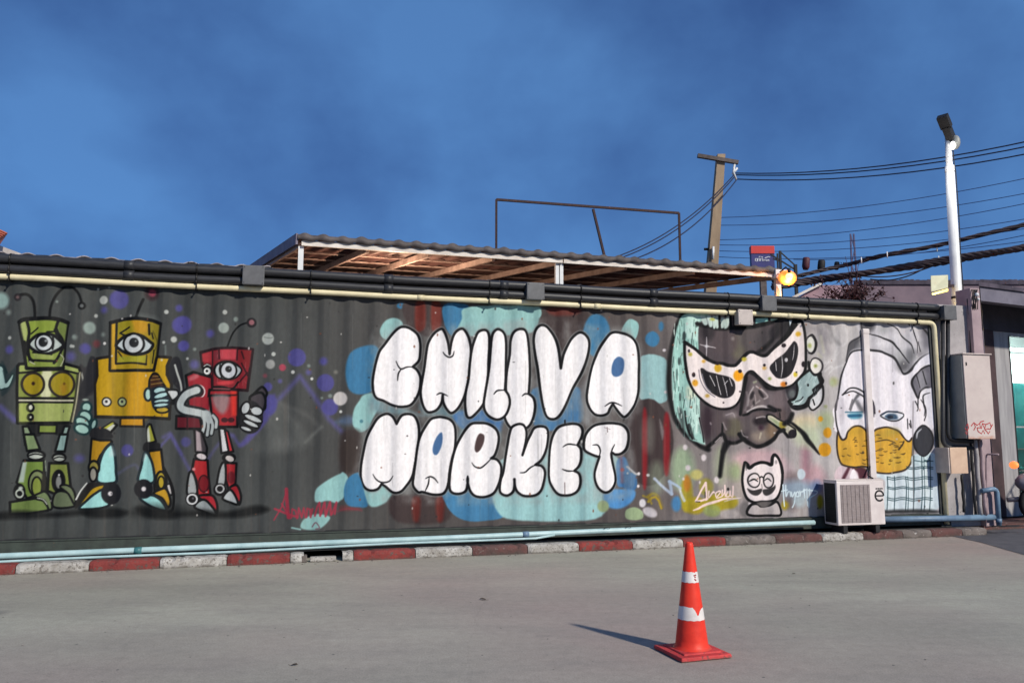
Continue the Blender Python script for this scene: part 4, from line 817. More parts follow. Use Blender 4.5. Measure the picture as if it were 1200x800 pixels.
# darker asphalt of the side lane to the right
asph = mat('side_lane_asphalt', L(92,90,94), L(70,69,73), 5, .85, bump=.5, bscale=90, c3=L(112,110,112), thr=.66)
P0 = on_level(1102,625); P1 = on_level(1150,635.5); P2 = on_level(1200,650); P3 = on_level(1290,690)
g = MB(); pts = [P0, P1, P2, P3, Vector((14,6,0)), Vector((24,8,0)), Vector((24,20,0)), Vector((8.5,18,0)), wp(on_wall(1150,600)[0]+.2, -1.0, 0), P0+Vector((.0,.25,0))]
g.add([(p.x,p.y,.004) for p in pts], [tuple(range(len(pts)))]); g.build('side_lane', asph, kind='structure')

UR, _ = on_wall(1103, 500); UL = UR - 12.19
# kerb: worn painted blocks following the wall
def kerb_u(px, py): 
    q = on_level(px, py) - WO; return q.dot(WD)
kx = [(-420,'r'),(-300,'w'),(-190,'r'),(-95,'w'),(-18,'r'),(21,'w'),(107,'r'),(189,'w'),(267,'r'),(340,'w'),(356,'gap'),(400,'w'),(413,'r'),(484,'w'),(549,'d'),(612,'w'),(670,'r'),(731,'w'),(788,'r'),(836,'d2'),(892,'d'),(944,'w'),(990,'d'),(1034,'d2'),(1066,'d'),(1100,'d2')]
def kerb_y(px): return 672 - 44*px/1000
W_ = mat('kerb_white_worn', L(186,182,176), L(140,134,126), 9, .85, c3=L(112,106,99), thr=.54, bump=.8, foot=(L(86,80,72), .030))
Rd = mat('kerb_red_worn', L(140,58,52), L(104,46,44), 5, .85, c3=L(92,78,72), thr=.55, bump=.8, foot=(L(80,64,58), .026))
Dd = mat('kerb_dirty_red', L(104,66,62), L(82,64,60), 6, .9, c3=L(132,122,116), thr=.60, bump=.8, foot=(L(74,66,60), .035))
D2 = mat('kerb_bare', L(124,114,108), L(92,84,79), 6, .9, c3=L(172,166,160), thr=.60, bump=.8, foot=(L(76,70,64), .035))
km = {'r':0,'w':1,'d':2,'d2':3}; KH = .095
g = MB(); rk = np.random.RandomState(3)
us = [kerb_u(x, kerb_y(x)) for x, _ in kx] + [UR + .35]
for i, (x, kname) in enumerate(kx):
    if kname == 'gap': continue
    u0, u1 = us[i], us[i+1]; n = max(2, int((u1-u0)/.035)); slant = .10 if kname in 'rw' else 0
    prof = [(0,0),(0.0,.055),(.006,.078),(.022,.092),(.06,.096),(.15,.095)]
    vs = []; fs = []
    for k in range(n+1):
        t = k/n; u = u0 + .004 + (u1-u0-.008)*t
        j = rk.rand(len(prof))*.006; e = .012 if k in (0, n) else 0
        chip = .018 if rk.rand() < .10 else 0
        for q,(w_, z) in enumerate(prof):
            vs.append(wp(u + (slant*z*0), kerb_w(u) - w_ - (j[q] + e + (chip if q in (2,3) else 0)) * (1 if q < 5 else 0), z - (e*.6 + chip*.6 + j[q]*.4)*(q > 1)))
    m_ = len(prof)
    for k in range(n):
        for q in range(m_-1): fs.append((k*m_+q, (k+1)*m_+q, (k+1)*m_+q+1, k*m_+q+1))
    fs.append(tuple(range(m_))); fs.append(tuple(n*m_+q for q in range(m_))[::-1])
    g.add(vs, fs, km[kname], False)
# broken pieces beside the drain opening
uo = us[10]
g.wbox(uo+.06, uo+.32, kerb_w(uo)-.10, kerb_w(uo)-.02, 0, .05, 1, .008); g.wbox(uo-.03, uo+.03, kerb_w(uo)-.12, kerb_w(uo)-.01, 0, .07, 3, .01)
# the curved end by the post
c0 = wp(UR+.35, kerb_w(UR)-.02, 0); pr = [c0, on_level(1150,622,.0), on_level(1200,619,.0), on_level(1300,612,0)]
cur = arc3(pr, 6)
for i in range(len(cur)-1):
    a, b = cur[i], cur[i+1]; dn = Vector((-(b-a).y, (b-a).x, 0)).normalized()*.55
    red = i >= 5
    z = Vector((0,0,.075)); g.hexa([a,b,b+dn,a+dn,a+z,b+z,b+dn+z,a+dn+z], 2 if red else 3)
g.build('kerb', [Rd, W_, Dd, D2], kind='structure')
# strip of packed dirt between kerb and wall, and the plot behind
g = MB(); 
g.add([wp(-16,kerb_w(-8)-.15,.082), wp(us[10],kerb_w(us[10])-.15,.082), wp(us[10],-14,.082), wp(-16,-14,.082)], [(0,1,2,3)])
g.add([wp(us[10],kerb_w(us[10])-.25,.082), wp(us[11],kerb_w(us[11])-.25,.082), wp(us[11],-14,.082), wp(us[10],-14,.082)], [(0,1,2,3)])
g.add([wp(us[11],kerb_w(us[11])-.15,.082), wp(UR+.3,kerb_w(UR)-.15,.082), wp(UR+.3,-14,.082), wp(us[11],-14,.082)], [(0,1,2,3)])
g.build('dirt_strip', mat('damp_dirt', L(66,64,62), L(42,41,40), 6, .95, bump=.9, bscale=40, c3=L(98,92,84), thr=.64), kind='structure')

# grit along the kerb foot
bmv = MB(); rg = np.random.RandomState(9)
for k in range(230):
    u = -0.2 + rg.rand()*11.3; r_ = .003 + rg.rand()**3*.010; w_ = kerb_w(u) + .01 + abs(rg.randn())*.05
    c = wp(u, w_, r_*.5); s_ = (1+rg.rand()*.6, 1, .6)
    bmv.ball(c, r_, 5, 0, s_)
for k in range(110):
    c = Vector((-6+rg.rand()*14, 3.2+rg.rand()*7, .001)); r_=.002+rg.rand()**4*.007
    q = c - WO
    if q.dot(WN) < .55: continue
    bmv.ball(c, r_, 5, 0, (1.2,1,.6))
o = bmv.build('gravel', M['pebble'], kind='stuff'); tag(o, 'loose grit and small stones scattered along the foot of the kerb', 'gravel')

# ------------------------------------------------------------------ shipping container with its mural
zb = .085
def zfun(pa, pb, w_):
    ua_, za_ = on_wall(*pa, w_); ub_, zb_ = on_wall(*pb, w_)
    return lambda u: za_ + (zb_-za_)*(u-ua_)/(ub_-ua_)
TOPF = zfun((0,298.5),(1100,356.5), .02)
ZT = TOPF(UR)
cont = empty('shipping_container', wp((UL+UR)/2, -1.22, zb), 'long grey shipping container covered in graffiti with robots, bubble lettering and faces', 'shipping container')
def corr(u):
    t = ((u - UR + .12) / .278) % 1.0; 
    a, b, c = 70/278, 138/278, 210/278
    if t < a: d = 0
    elif t < b: d = (t-a)/(b-a)
    elif t < c: d = 1
    else: d = 1 - (t-c)/(1-c)
    return -.025 * d
z0, z1 = ZR, ZT - .06
print('ZT', ZT, TOPF(0), TOPF(UR))
ua = np.concatenate([np.arange(UL+.11, -.35, .034), np.arange(-.35, UR-.10, .0062), [UR-.10]])
za = np.linspace(z0, z1, int((z1-z0)/.0062))
wv = np.array([corr(u) for u in ua])
wv = np.convolve(np.pad(wv, 3, 'edge'), np.array([1,2,3,4,3,2,1])/16, 'valid')
# dents: shallow, broad
du = np.zeros((len(za), len(ua)))
rd_ = np.random.RandomState(21)
for k in range(34):
    cu = rd_.rand()*11; cz = .4+rd_.rand()*2.1; ru=.08+rd_.rand()*.3; rz=.1+rd_.rand()*.4; am=(rd_.rand()-.6)*.012
    du += am*np.exp(-((ua[None,:]-cu)/ru)**2-((za[:,None]-cz)/rz)**2)
Wd = wv[None,:] + du
PXg = np.zeros((len(za), len(ua))); PYg = np.zeros_like(PXg)
for j, z in enumerate(za):
    x = WO.x + WD.x*ua; y = WO.y + WD.y*ua; zz = z - EYE
    d = y*CP + zz*SP; h = -y*SP + zz*CP
    PXg[j] = 600 + F*x/d; PYg[j] = 400 - F*h/d
paint = Paint(PXg, PYg, np.zeros(PXg.shape + (3,)))
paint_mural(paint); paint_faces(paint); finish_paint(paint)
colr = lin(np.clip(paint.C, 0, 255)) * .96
off = Vector(cont.location)
vx = WO.x + WD.x*ua[None,:] + WN.x*Wd - off.x; vy = WO.y + WD.y*ua[None,:] + WN.y*Wd - off.y; vz = np.repeat(za[:,None], len(ua), 1) - off.z
V = np.stack([vx, vy, vz], -1).reshape(-1, 3); nr, nc = PXg.shape
idx = np.arange(nr*nc).reshape(nr, nc)
Fq = np.stack([idx[:-1,:-1], idx[:-1,1:], idx[1:,1:], idx[1:,:-1]], -1).reshape(-1, 4)
me = bpy.data.meshes.new('side_panel'); me.vertices.add(len(V)); me.vertices.foreach_set('co', V.ravel().astype(np.float32))
me.loops.add(len(Fq)*4); me.loops.foreach_set('vertex_index', Fq.ravel().astype(np.int32)); me.polygons.add(len(Fq))
me.polygons.foreach_set('loop_start', (np.arange(len(Fq))*4).astype(np.int32)); me.update(calc_edges=True)
me.polygons.foreach_set('use_smooth', np.ones(len(Fq), bool))
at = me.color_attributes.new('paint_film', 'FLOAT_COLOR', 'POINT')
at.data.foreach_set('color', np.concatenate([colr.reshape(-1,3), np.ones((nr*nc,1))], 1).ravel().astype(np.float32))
pm = bpy.data.materials.new('graffiti_paint_on_steel'); pm.use_nodes = True; nt = pm.node_tree; N = nt.nodes; K = nt.links; b = N['Principled BSDF']
an = N.new('ShaderNodeAttribute'); an.attribute_name = 'paint_film'; tc = N.new('ShaderNodeTexCoord')
def nz(s_, st=(1,1,1), det=6):
    mp = N.new('ShaderNodeMapping'); mp.inputs['Scale'].default_value = st; K.new(tc.outputs['Object'], mp.inputs[0])
    n = N.new('ShaderNodeTexNoise'); n.inputs['Scale'].default_value = s_; n.inputs['Detail'].default_value = det; K.new(mp.outputs[0], n.inputs['Vector']); return n.outputs['Fac']
rp = N.new('ShaderNodeValToRGB'); rp.color_ramp.elements[0].position=.3; rp.color_ramp.elements[1].position=.7; rp.color_ramp.elements[0].color=(.92,.915,.91,1); rp.color_ramp.elements[1].color=(1.05,1.05,1.05,1); K.new(nz(38, (1,1,.35), 8), rp.inputs[0])
mx = N.new('ShaderNodeMix'); mx.data_type='RGBA'; mx.blend_type='MULTIPLY'; mx.inputs[0].default_value=1; K.new(an.outputs['Color'], mx.inputs[6]); K.new(rp.outputs[0], mx.inputs[7]); K.new(mx.outputs[2], b.inputs['Base Color'])
mr = N.new('ShaderNodeMapRange'); mr.inputs['To Min'].default_value=.45; mr.inputs['To Max'].default_value=.75; K.new(nz(9), mr.inputs[0]); K.new(mr.outputs[0], b.inputs['Roughness'])
b.inputs['Specular IOR Level'].default_value=.16
bp = N.new('ShaderNodeBump'); bp.inputs['Strength'].default_value=.25; bp.inputs['Distance'].default_value=.004; K.new(nz(120, (1,1,.5)), bp.inputs['Height']); K.new(bp.outputs[0], b.inputs['Normal'])
me.materials.append(pm)
so = bpy.data.objects.new('side_panel', me); col.objects.link(so); so.parent = cont
# normals must look towards the yard
fn = me.polygons[0].normal
if Vector(fn).dot(WN) < 0:
    me.flip_normals()
g = MB(); g.wbox(UL, UR, -.10, .012, zb+.035, ZR-.012, 0, .004); g.wbox(UL, UR, -.06, .022, ZR-.012, ZR+.001, 0, 0)
g.build('bottom_rail', M['rail'], cont)
g = MB(); g.tube([wp(UL+.1+.2*i, -.005+.004*math.sin(i*2.1), ZR+.004+.003*math.sin(i*1.3)) for i in range(60)], .009, 5); g.build('weld_seam', M['dark'], cont)
def slopebox(g, u0, u1, w0, w1, fa, fb_):
    return g.hexa([wp(u0,w1,fa(u0)), wp(u1,w1,fa(u1)), wp(u1,w0,fa(u1)), wp(u0,w0,fa(u0)), wp(u0,w1,fb_(u0)), wp(u1,w1,fb_(u1)), wp(u1,w0,fb_(u1)), wp(u0,w0,fb_(u0))])
g = MB(); slopebox(g, UL, UR, -.08, .010, lambda u: z1-.02, TOPF); g.build('top_rail', M['railtop'], cont)
for uu in (UL, UR-.115):
    g = MB(); g.wbox(uu, uu+.115, -.15, .018, zb+.13, ZT-.118, 0, .004); g.build('corner_post', M['railtop'], cont)
    for zz in (zb, ZT-.116):
        g = MB(); g.wbox(uu-.004, uu+.16, -.17, .024, zz, zz+.118, 0, .01); g.wbox(uu+.045, uu+.11, .0245, .026, zz+.03, zz+.08, 1); g.build('corner_casting', [M['railtop'], M['dark']], cont)
g = MB(); slopebox(g, UL+.01, UR-.01, -2.43, -.085, lambda u: TOPF(u)-.08, lambda u: TOPF(u)-.03); g.build('roof_sheet', M['railtop'], cont)
g = MB(); g.wbox(UL+.02, UR-.02, -2.44, -2.40, zb+.1, ZT-.05); g.build('rear_wall', M['railtop'], cont)
for uu in (UL+.02, UR-.06):
    g = MB(); g.wbox(uu, uu+.04, -2.40, -.15, zb+.1, ZT-.06); g.build('end_wall', M['railtop'], cont)
# roofing sheets laid over the left half: a row of pale wave crests shows over the rail
rs = MB(); ue = on_wall(318, 300, 0)[0]; n = int((ue-UL)/.012); vs=[]; fs=[]
for k in range(n+1):
    u = UL + (ue-UL)*k/n; z = TOPF(u) + .018 + .018*max(-.35, math.sin((u)*2*math.pi/.26)) 
    for w_, dz in ((.03,0),(-2.3,.05)): vs += [wp(u,w_,z+dz), wp(u,w_,z+dz-.012)]
for k in range(n):
    a=4*k; b=a+4; fs += [(a,b,b+2,a+2),(a+1,a+3,b+3,b+1),(a,a+1,b+1,b)]
rs.add(vs, fs, 0, True); o = rs.build('roofing_sheet', mat('pale_fibre_cement', L(176,168,170), L(120,112,116), 3, .85, c3=L(80,76,80), thr=.58)); tag(o, 'thin wavy roofing sheet lying on the left top of the container', 'roofing sheet')
g = MB(); g.tube([wp(UL+ (ue-UL)*i/40, .02, TOPF(UL+(ue-UL)*i/40)+.006+.004*math.sin(i)) for i in range(41)], .012, 8); g.tube([wp(ue, .02, TOPF(ue)+.01), wp(ue+.1,-.2,TOPF(ue)+.03)], .010, 8)
o = g.build('black_cable', M['black_pipe']); tag(o, 'thin black cable running on top of the container at left', 'cable')

# ------------------------------------------------------------------ long pipes under the eaves
def zline(pa, pb, w_): return (on_wall(*pa, w_)[1] + on_wall(*pb, w_)[1]) / 2
def zfun(pa, pb, w_):
    ua_, za_ = on_wall(*pa, w_); ub_, zb_ = on_wall(*pb, w_)
    return lambda u: za_ + (zb_-za_)*(u-ua_)/(ub_-ua_)
wP = .060
f1 = zfun((0,303),(1100,361), wP); f2 = zfun((0,315),(1100,371), wP); f3 = zfun((0,324),(1080,377.5), .04)
uC = on_wall(1112, 366, wP)[0]
def longpipe(name, f, r, w_, u1, m, lab, cat, grp=None, down=None, sag=.004):
    t = empty(name, wp(u1, w_, f(u1)), lab, cat, grp)
    g = MB(); pts = [wp(u, w_ + .003*math.sin(u*1.7), f(u) + sag*math.sin(u*2.3+r*40)) for u in np.arange(UL+.1, u1-.15, .3)] + [wp(u1-.14, w_, f(u1))]
    if down: pts = pts[:-1] + bend(wp(u1-.2, w_, f(u1)), wp(u1, w_, f(u1)), wp(u1, w_, down), .09, 9)
    g.tube(pts, r, 14); g.build('pipe', m, t); return t
R1 = .047
t1 = longpipe('drain_pipe', f1, R1, wP, uC-.05, M['black_pipe'], 'upper of two long black pipes under the container roof', 'pipe', 'black pipes along the container top')
t2 = longpipe('drain_pipe', f2, R1*.93, wP, uC-.05, M['black_pipe'], 'lower of two long black pipes, just above the cream pipe', 'pipe', 'black pipes along the container top')
for t, f in ((t1, f1), (t2, f2)):
    for px in (150, 455, 590, 765, 1010):
        u = on_wall(px, 350, wP)[0]; g = MB(); g.tube([wp(u-.05, wP, f(u-.05)), wp(u+.05, wP, f(u+.05))], R1+.006, 14); g.build('coupling', M['black_pipe'], t)
uY = on_wall(1097, 400, .06)[0]
ty = longpipe('conduit', f3, .032, .04, uY, M['cream'], 'cream plastic pipe running along the container and turning down at its right end', 'pipe', None, down=.13, sag=.003)
for px in (493, 700, 925): 
    u = on_wall(px, 350, .06)[0]; g = MB(); g.tube([wp(u-.04,.04,f3(u-.04)), wp(u+.04,.04,f3(u+.04))], .036, 14); g.build('coupling', M['cream'], ty)
# straps with bolts
for k, px in enumerate((10, 230, 364, 573, 680, 852, 945, 1072)):
    u = on_wall(px, 340, wP)[0]; zt = f1(u)+R1+.012; zl = f3(u)-.05
    s = empty('pipe_strap', wp(u, .14, zl), ('dark metal strap clamping the pipes at the far left','dark strap on the pipes above the yellow robot','dark strap on the pipes left of the lettering, above bare grey wall','dark strap on the pipes above the first letters','dark strap on the pipes right of the middle junction box','dark strap on the pipes above the masked face','dark strap on the pipes beside the right grey junction box','dark strap on the pipes above the bearded face')[k], 'pipe strap', 'straps holding the pipes')
    g = MB(); g.wbox(u-.012, u+.012, .0, .008, zl, zt+.01, 0)
    for f, r_ in ((f1,R1),(f2,R1*.93)):
        g.tube([wp(u, wP + math.cos(a)*(r_+.006), f(u)+math.sin(a)*(r_+.006)) for a in np.linspace(-1.75,1.75,14)], .008, 6)
    g.tube([wp(u, .04 + math.cos(a)*.038, f3(u)+math.sin(a)*.038) for a in np.linspace(-1.75,1.75,12)], .008, 6)
    g.build('band', M['steel'], s)
    for z in (zl+.012, (f2(u)+f3(u))/2+.002): g = MB(); g.tube([wp(u,.0,z), wp(u,.10,z)], .006, 6); g.ball(wp(u,.10,z), .012, 8); g.build('bolt', M['steel'], s)
def jbox(px, py, wpx, hpx, m, lab, w0=.02, w1=.16, screws=True, grp='junction boxes on the pipes'):
    u0, zt = on_wall(px-wpx/2, py-hpx/2, w1); u1, zl = on_wall(px+wpx/2, py+hpx/2, w1)
    t = empty('junction_box', wp((u0+u1)/2, w1, zl), lab, 'junction box', grp)
    g = MB(); g.wbox(u0, u1, w0, w1-.02, zl, zt, 0, .008); g.build('body', m, t)
    g = MB(); g.wbox(u0-.004, u1+.004, w1-.02, w1, zl-.004, zt+.004, 0, .008); l_ = g.build('cover', m, t)
    for a in (u0+.015, u1-.015):
        for z in (zl+.015, zt-.015): g = MB(); g.tube([wp(a,w1-.001,z), wp(a,w1+.003,z)], .005, 8); g.build('screw', M['steel'], l_)
    return t
jbox(297, 322, 24, 23, M['greybox'], 'grey square junction box on the black pipes above the red robot')
jbox(628, 341, 20, 20, M['greybox'], 'grey square junction box on the black pipes above the letter V')
jbox(902, 355, 17, 18, M['greybox'], 'grey square junction box on the black pipes above the masked face')
jbox(874, 371.5, 17, 18, M['beigebox'], 'pale beige junction box on the cream pipe above the masked face', .02, .13)
jbox(1114, 366, 15, 17, M['greybox'], 'dark grey corner junction box at the right end of the black pipes', .0, .17)

# ------------------------------------------------------------------ pipes along the foot
fb = zfun((0,651.5),(960,611.5), .16); uA = on_wall(972,611,.16)[0]
t = empty('water_pipe', wp(uA,.16,.1), 'thicker pale blue water pipe along the foot of the container', 'pipe', 'pale blue pipes along the foot')
g = MB(); g.tube([wp(u,.16+.004*math.sin(u*2), fb(u)+.003*math.sin(u*1.1)) for u in np.arange(-1.2, uA-.02, .25)], .030, 14); g.build('pipe', M['blue'], t)
u = on_wall(162,645,.16)[0]; g = MB(); g.tube([wp(u-.035,.16,fb(u)),wp(u+.035,.16,fb(u))],.036,14); g.build('coupling', M['teal'], t)
u = on_wall(616,625,.16)[0]; g = MB(); g.tube([wp(u-.035,.16,fb(u)),wp(u+.035,.16,fb(u))],.034,14); g.build('coupling', M['bluedark'], t)
fb2 = zfun((0,658),(960,615), .23)
g = MB(); g.tube([wp(u,.23+.01*math.sin(u*1.3), fb2(u)+.004*math.sin(u*2.1)) for u in np.arange(-1.2, on_wall(640,640,.2)[0], .2)] + [wp(on_wall(640,640,.2)[0]+.1,.2,fb2(5.5)+.02)], .013, 10)
o = g.build('water_pipe', M['blue']); tag(o, 'thin pale blue water pipe lying in front of the thicker one at left', 'pipe', 'pale blue pipes along the foot')
for k, px in enumerate((710, 735)):
    u = on_wall(px, 622, .16)[0]; g = MB(); g.tube([wp(u+.03*math.cos(a), .16+.035, fb(u)+.03+.02*math.sin(a)) for a in np.linspace(0,3.3,8)], .004, 6)
    o = g.build('wire_tie', M['dark']); tag(o, ('black wire tie looped over the blue pipe below the brown circle, left one','black wire tie looped over the blue pipe below the brown circle, right one')[k], 'wire tie')
# thicker grey-blue pipe to the right of the air conditioner
t = empty('water_pipe', wp(UR,.10,.1), 'grey blue drain pipe on the ground right of the air conditioner', 'pipe')
uu0, zz0 = on_wall(1030,608.5,.10); uu1, zz1 = on_wall(1168,605.5,.10)
g = MB(); g.tube([wp(uu0,.10,zz0), wp((uu0+uu1)/2,.10,(zz0+zz1)/2-.004), wp(uu1,.10,zz1)], .040, 14); g.build('pipe', M['bluedark'], t)
# black hose down from the corner box and rounding into the wall
def hose(pa, corner, pb, w_, r, lab, grp=None, m='black_pipe', name='drain_pipe', rad=.12):
    a = wp(*(lambda q:(q[0],w_,q[1]))(on_wall(*pa,w_))); c = wp(*(lambda q:(q[0],w_,q[1]))(on_wall(*corner,w_))); b = wp(*(lambda q:(q[0],w_,q[1]))(on_wall(*pb,w_)))
    g = MB(); g.tube(bend(a,c,b,rad,9), r, 12); o = g.build(name, M[m]); tag(o, lab, 'pipe', grp)
hose((1104.8,372),(1104.8,523),(1140,525), .08, .028, 'left vertical black pipe bending toward the cables under the cabinet', 'vertical black pipes')
hose((1110.8,372),(1110.8,515),(1140,517), .08, .028, 'right vertical black pipe bending under the cabinet', 'vertical black pipes')

# ------------------------------------------------------------------ air conditioner
wF = .34; u0, zt = on_wall(980, 563.5, wF); u1, zl = on_wall(1038, 614, wF)
ac = empty('air_conditioner', wp((u0+u1)/2, .30, .085), 'white outdoor air conditioner unit standing in front of the bearded face', 'air conditioner')
g = MB(); g.wbox(u0, u1, .075, wF, zl, zt, 0, .012); g.build('casing', M['acwhite'], ac)
g = MB(); g.wbox(u0-.004, u1+.004, .07, wF+.004, zt, zt+.012, 0, .004); g.build('lid', M['acwhite'], ac)
ug0 = u0+.05; ug1 = on_wall(1020,590,wF)[0]; zg0, zg1 = zl+.03, zt-.045
g = MB(); g.wbox(ug0, ug1, wF+.0005, wF+.004, zg0, zg1, 0)
for k in range(23):
    z = zg0 + .01 + (zg1-zg0-.02)*k/22; g.wbox(ug0+.005, ug1-.005, wF+.004, wF+.009, z-.003, z+.003, 0)
for k in range(7):
    u = ug0 + (ug1-ug0)*(k+.5)/7; g.wbox(u-.0025, u+.0025, wF+.009, wF+.012, zg0+.005, zg1-.005, 0)
g.build('fan_grille', M['acgrille'], ac)
g = MB(); g.wbox(u0-.004, u0-.0005, .10, wF-.03, zl+.03, zt-.03, 0)
for k in range(20):
    z = zl+.05+(zt-zl-.10)*k/19; g.wbox(u0-.010, u0-.004, .105, wF-.035, z-.003, z+.003, 0)
g.build('side_coil', M['dark'], ac)
for a in (u0+.08, u1-.14):
    g = MB(); g.wbox(a, a+.06, .10, wF-.01, .088, zl, 0, .004); g.build('foot', M['dark'], ac)
cu, cz = on_wall(1030.5, 580.5, wF); rr = .062
P_ = lambda x, z: wp(cu + x, wF+.001, cz + z)
pts = [P_(-rr*.92, 0), P_(rr*.95, 0)] 
g = MB(); g.ribbon(pts, .017, WN, .002, 0); g.ribbon([P_(rr*math.cos(a), rr*math.sin(a)) for a in np.linspace(0, 2*math.pi-.75, 26)], .022, WN, .002, 0)
for k, x in enumerate((-.050,-.022,.006,.034)): g.ribbon([P_(x, rr*1.42), P_(x+.018, rr*1.42)], .020, WN, .002, 0)
g.build('badge', M['dark'], ac)
# trunking down the wall to the unit
d0, zt_ = on_wall(1012.5, 389, .06); d1, _z = on_wall(1020, 389, .06)
t = empty('pipe_cover', wp((d0+d1)/2,.06,zt), 'white vertical trunking on the bearded face above the air conditioner', 'trunking')
g = MB(); g.wbox(d0, d1-.01, .004, .045, zt+.013, zt_, 0, .008); g.build('duct', M['acwhite'], t)
g = MB(); g.wbox(d0-.006, d1-.002, .004, .052, zt_-.02, zt_+.05, 0, .015); g.build('cap', M['acwhite'], t)
g = MB(); g.tube([wp(d0+.02,.03,zt+.2), wp(d0-.05,.05,zt+.05), wp(d0-.10,.20,zt+.02)], .010, 8); o = g.build('refrigerant_line', M['dark'], t)

# ------------------------------------------------------------------ cabinet, boxes and pipes at the right end
wC = .30; u0, zt = on_wall(1127.5, 415, wC); u1, zl = on_wall(1166.5, 513.5, wC)
cab = empty('electrical_cabinet', wp((u0+u1)/2, .15, zl), 'tall beige electrical cabinet with red scribble, mounted at the right end', 'electrical cabinet')
g = MB(); g.wbox(u0, u1, -.02, wC-.02, zl, zt, 0, .004); g.build('body', M['cabside'], cab)
g = MB(); g.wbox(u0+.012, u1+.004, wC-.016, wC, zl-.006, zt+.002, 0, .005); dr = g.build('door', M['cabinet'], cab)
g = MB(); g.wbox(u0-.01, u1+.02, -.03, wC+.02, zt+.003, zt+.018, 0, .004); g.build('rain_hood', M['cabinet'], cab)
g = MB(); uu = on_wall(1132,425,wC)[0]; zz = on_wall(1132,426,wC)[1]; g.wbox(uu-.006,uu+.006,wC,wC+.012,zz-.025,zz+.02,0,.003); g.build('handle', M['dark'], dr)
def scribble(m, w_, specs, name, parent, wd):
    g = MB()
    for t in specs:
        q = [tuple(map(float, s_.split(','))) for s_ in t.split()]
        g.ribbon([wp(on_wall(x, y, w_)[0], w_+.001, on_wall(x, y, w_)[1]) for x, y in q], wd, WN, .0015)
    return g.build(name, m, parent)
for k_, spec in enumerate((('1138,499 1141,495 1143,500 1141,504','1141,495 1145,498 1148,496 1149,501 1145,501','1149,501 1150,502 1151,496 1154,502','1151,496 1155,497 1154,503 1158,502','1155,497 1156,497 1160,495 1161,499','1158,502 1160,503 1163,497','1145,501 1146,505 1150,508 1152,504 1154,508','1154,503 1156,505 1158,508 1160,505','1148,496 1149,494 1153,493'), ('1132,499 1134,496 1135,501 1133,505 1131,501','1133,505 1133,509 1131,506'))): scribble(M['redpaint'], wC, spec, 'scrawl', dr, .013)
g = MB(); g.wbox(u1+.006,u1+.05,-.02,.02,zl,zt+.1,0,.003); 
# wall stub carrying the cabinet, between container and post
us0, _ = on_wall(1103.5, 450, .0); us1, _ = on_wall(1141, 450, 0)
t = empty('masonry_wall', wp((us0+us1)/2, -.2, .0), 'grey plaster wall strip between container and pink post', 'wall')
zst = on_wall(1120, 357, 0)[1]
g = MB(); g.wbox(UR+.015, us1-.004, -.28, -.035, .083, zst); g.build('wall', M['plaster'], t)
# small box
jb = (1113, 524, 1135, 554.5); w1 = .24; a0, zt2 = on_wall(jb[0], jb[1], w1); a1, zl2 = on_wall(jb[2], jb[3], w1)
t = empty('meter_box', wp((a0+a1)/2, w1, zl2), 'small beige box with rusty underside below the tall cabinet', 'junction box')
g = MB(); g.wbox(a0-.02, a1-.01, -.03, w1-.012, zl2+.004, zt2-.004, 0, .006); g.build('body', M['beigebox'], t)
g = MB(); g.wbox(a0, a1, w1-.012, w1, zl2, zt2, 0, .006); g.build('cover', mat('peach_enamel', L(214,184,158), L(196,164,140), 6, .5, c3=L(150,116,92), thr=.68), t)
# bundle of upright conduits
for k, (px, ytop, ybot, r_, m_, w_, lab) in enumerate(((1134,350,600,.014,'dark',.0,'dark upright cable left of the bundle'),(1137.5,352,602,.012,'steel',.01,'thin dark upright cable in the bundle'),(1140,354,602,.010,'cabside',.02,'thin grey upright conduit in the bundle'),(1127,556,600,.018,'dark',.04,'short dark cable below the small beige box'),(1143,515,603,.028,'plaster',.10,'stout grey upright conduit under the cabinet'),(1149,515,603,.024,'post',.12,'pinkish upright conduit under the cabinet'),(1137,512,603,.018,'dark',.08,'dark upright conduit under the cabinet'))):
    a = on_wall(px, ytop, w_); b = on_wall(px, ybot, w_); g = MB()
    n_ = 8; g.tube([wp(a[0] + .006*math.sin(i*1.9+k), w_, max(.084, a[1] + (b[1]-a[1])*i/n_)) for i in range(n_+1)], r_, 10)
    o = g.build('conduit', M[m_]); tag(o, lab, 'pipe', 'upright conduits at the right end')
g = MB(); a = on_wall(1156,532,.12); b = on_wall(1154,602,.12); c = on_wall(1160,532,.16)
g.tube(bend(wp(b[0],.12,.085), wp(a[0],.12,a[1]), wp(c[0],.30,c[1]), .03, 6), .012, 9); o = g.build('tap_pipe', M['post']); tag(o, 'thin upright water pipe with a hooked top beside the cabinet', 'pipe')
e0 = on_wall(1150,575,.14); e1 = on_wall(1168,572,.14); e2 = on_wall(1170,604,.14)
g = MB(); g.tube(bend(wp(e0[0],.14,e0[1]), wp(e1[0],.14,e1[1]), wp(e2[0],.14,.09), .085, 10), .032, 14); g.tube([wp(e2[0],.14,.19),wp(e2[0],.14,.13)], .038, 14)
o = g.build('elbow_pipe', M['bluedark']); tag(o, 'blue grey elbow pipe turning down into the kerb at right', 'pipe')
# loose debris
g = MB(); 
for k in range(5):
    a = on_wall(1150+8*k, 609-.5*k, .2); g.tube([wp(a[0], .26, .10+.01*(k%2)), wp(a[0]+.28, .2+.05*(k%3), .10)], .007, 6)
o = g.build('loose_cable', M['dark']); tag(o, 'tangle of loose black cable lying on the kerb end', 'cable')

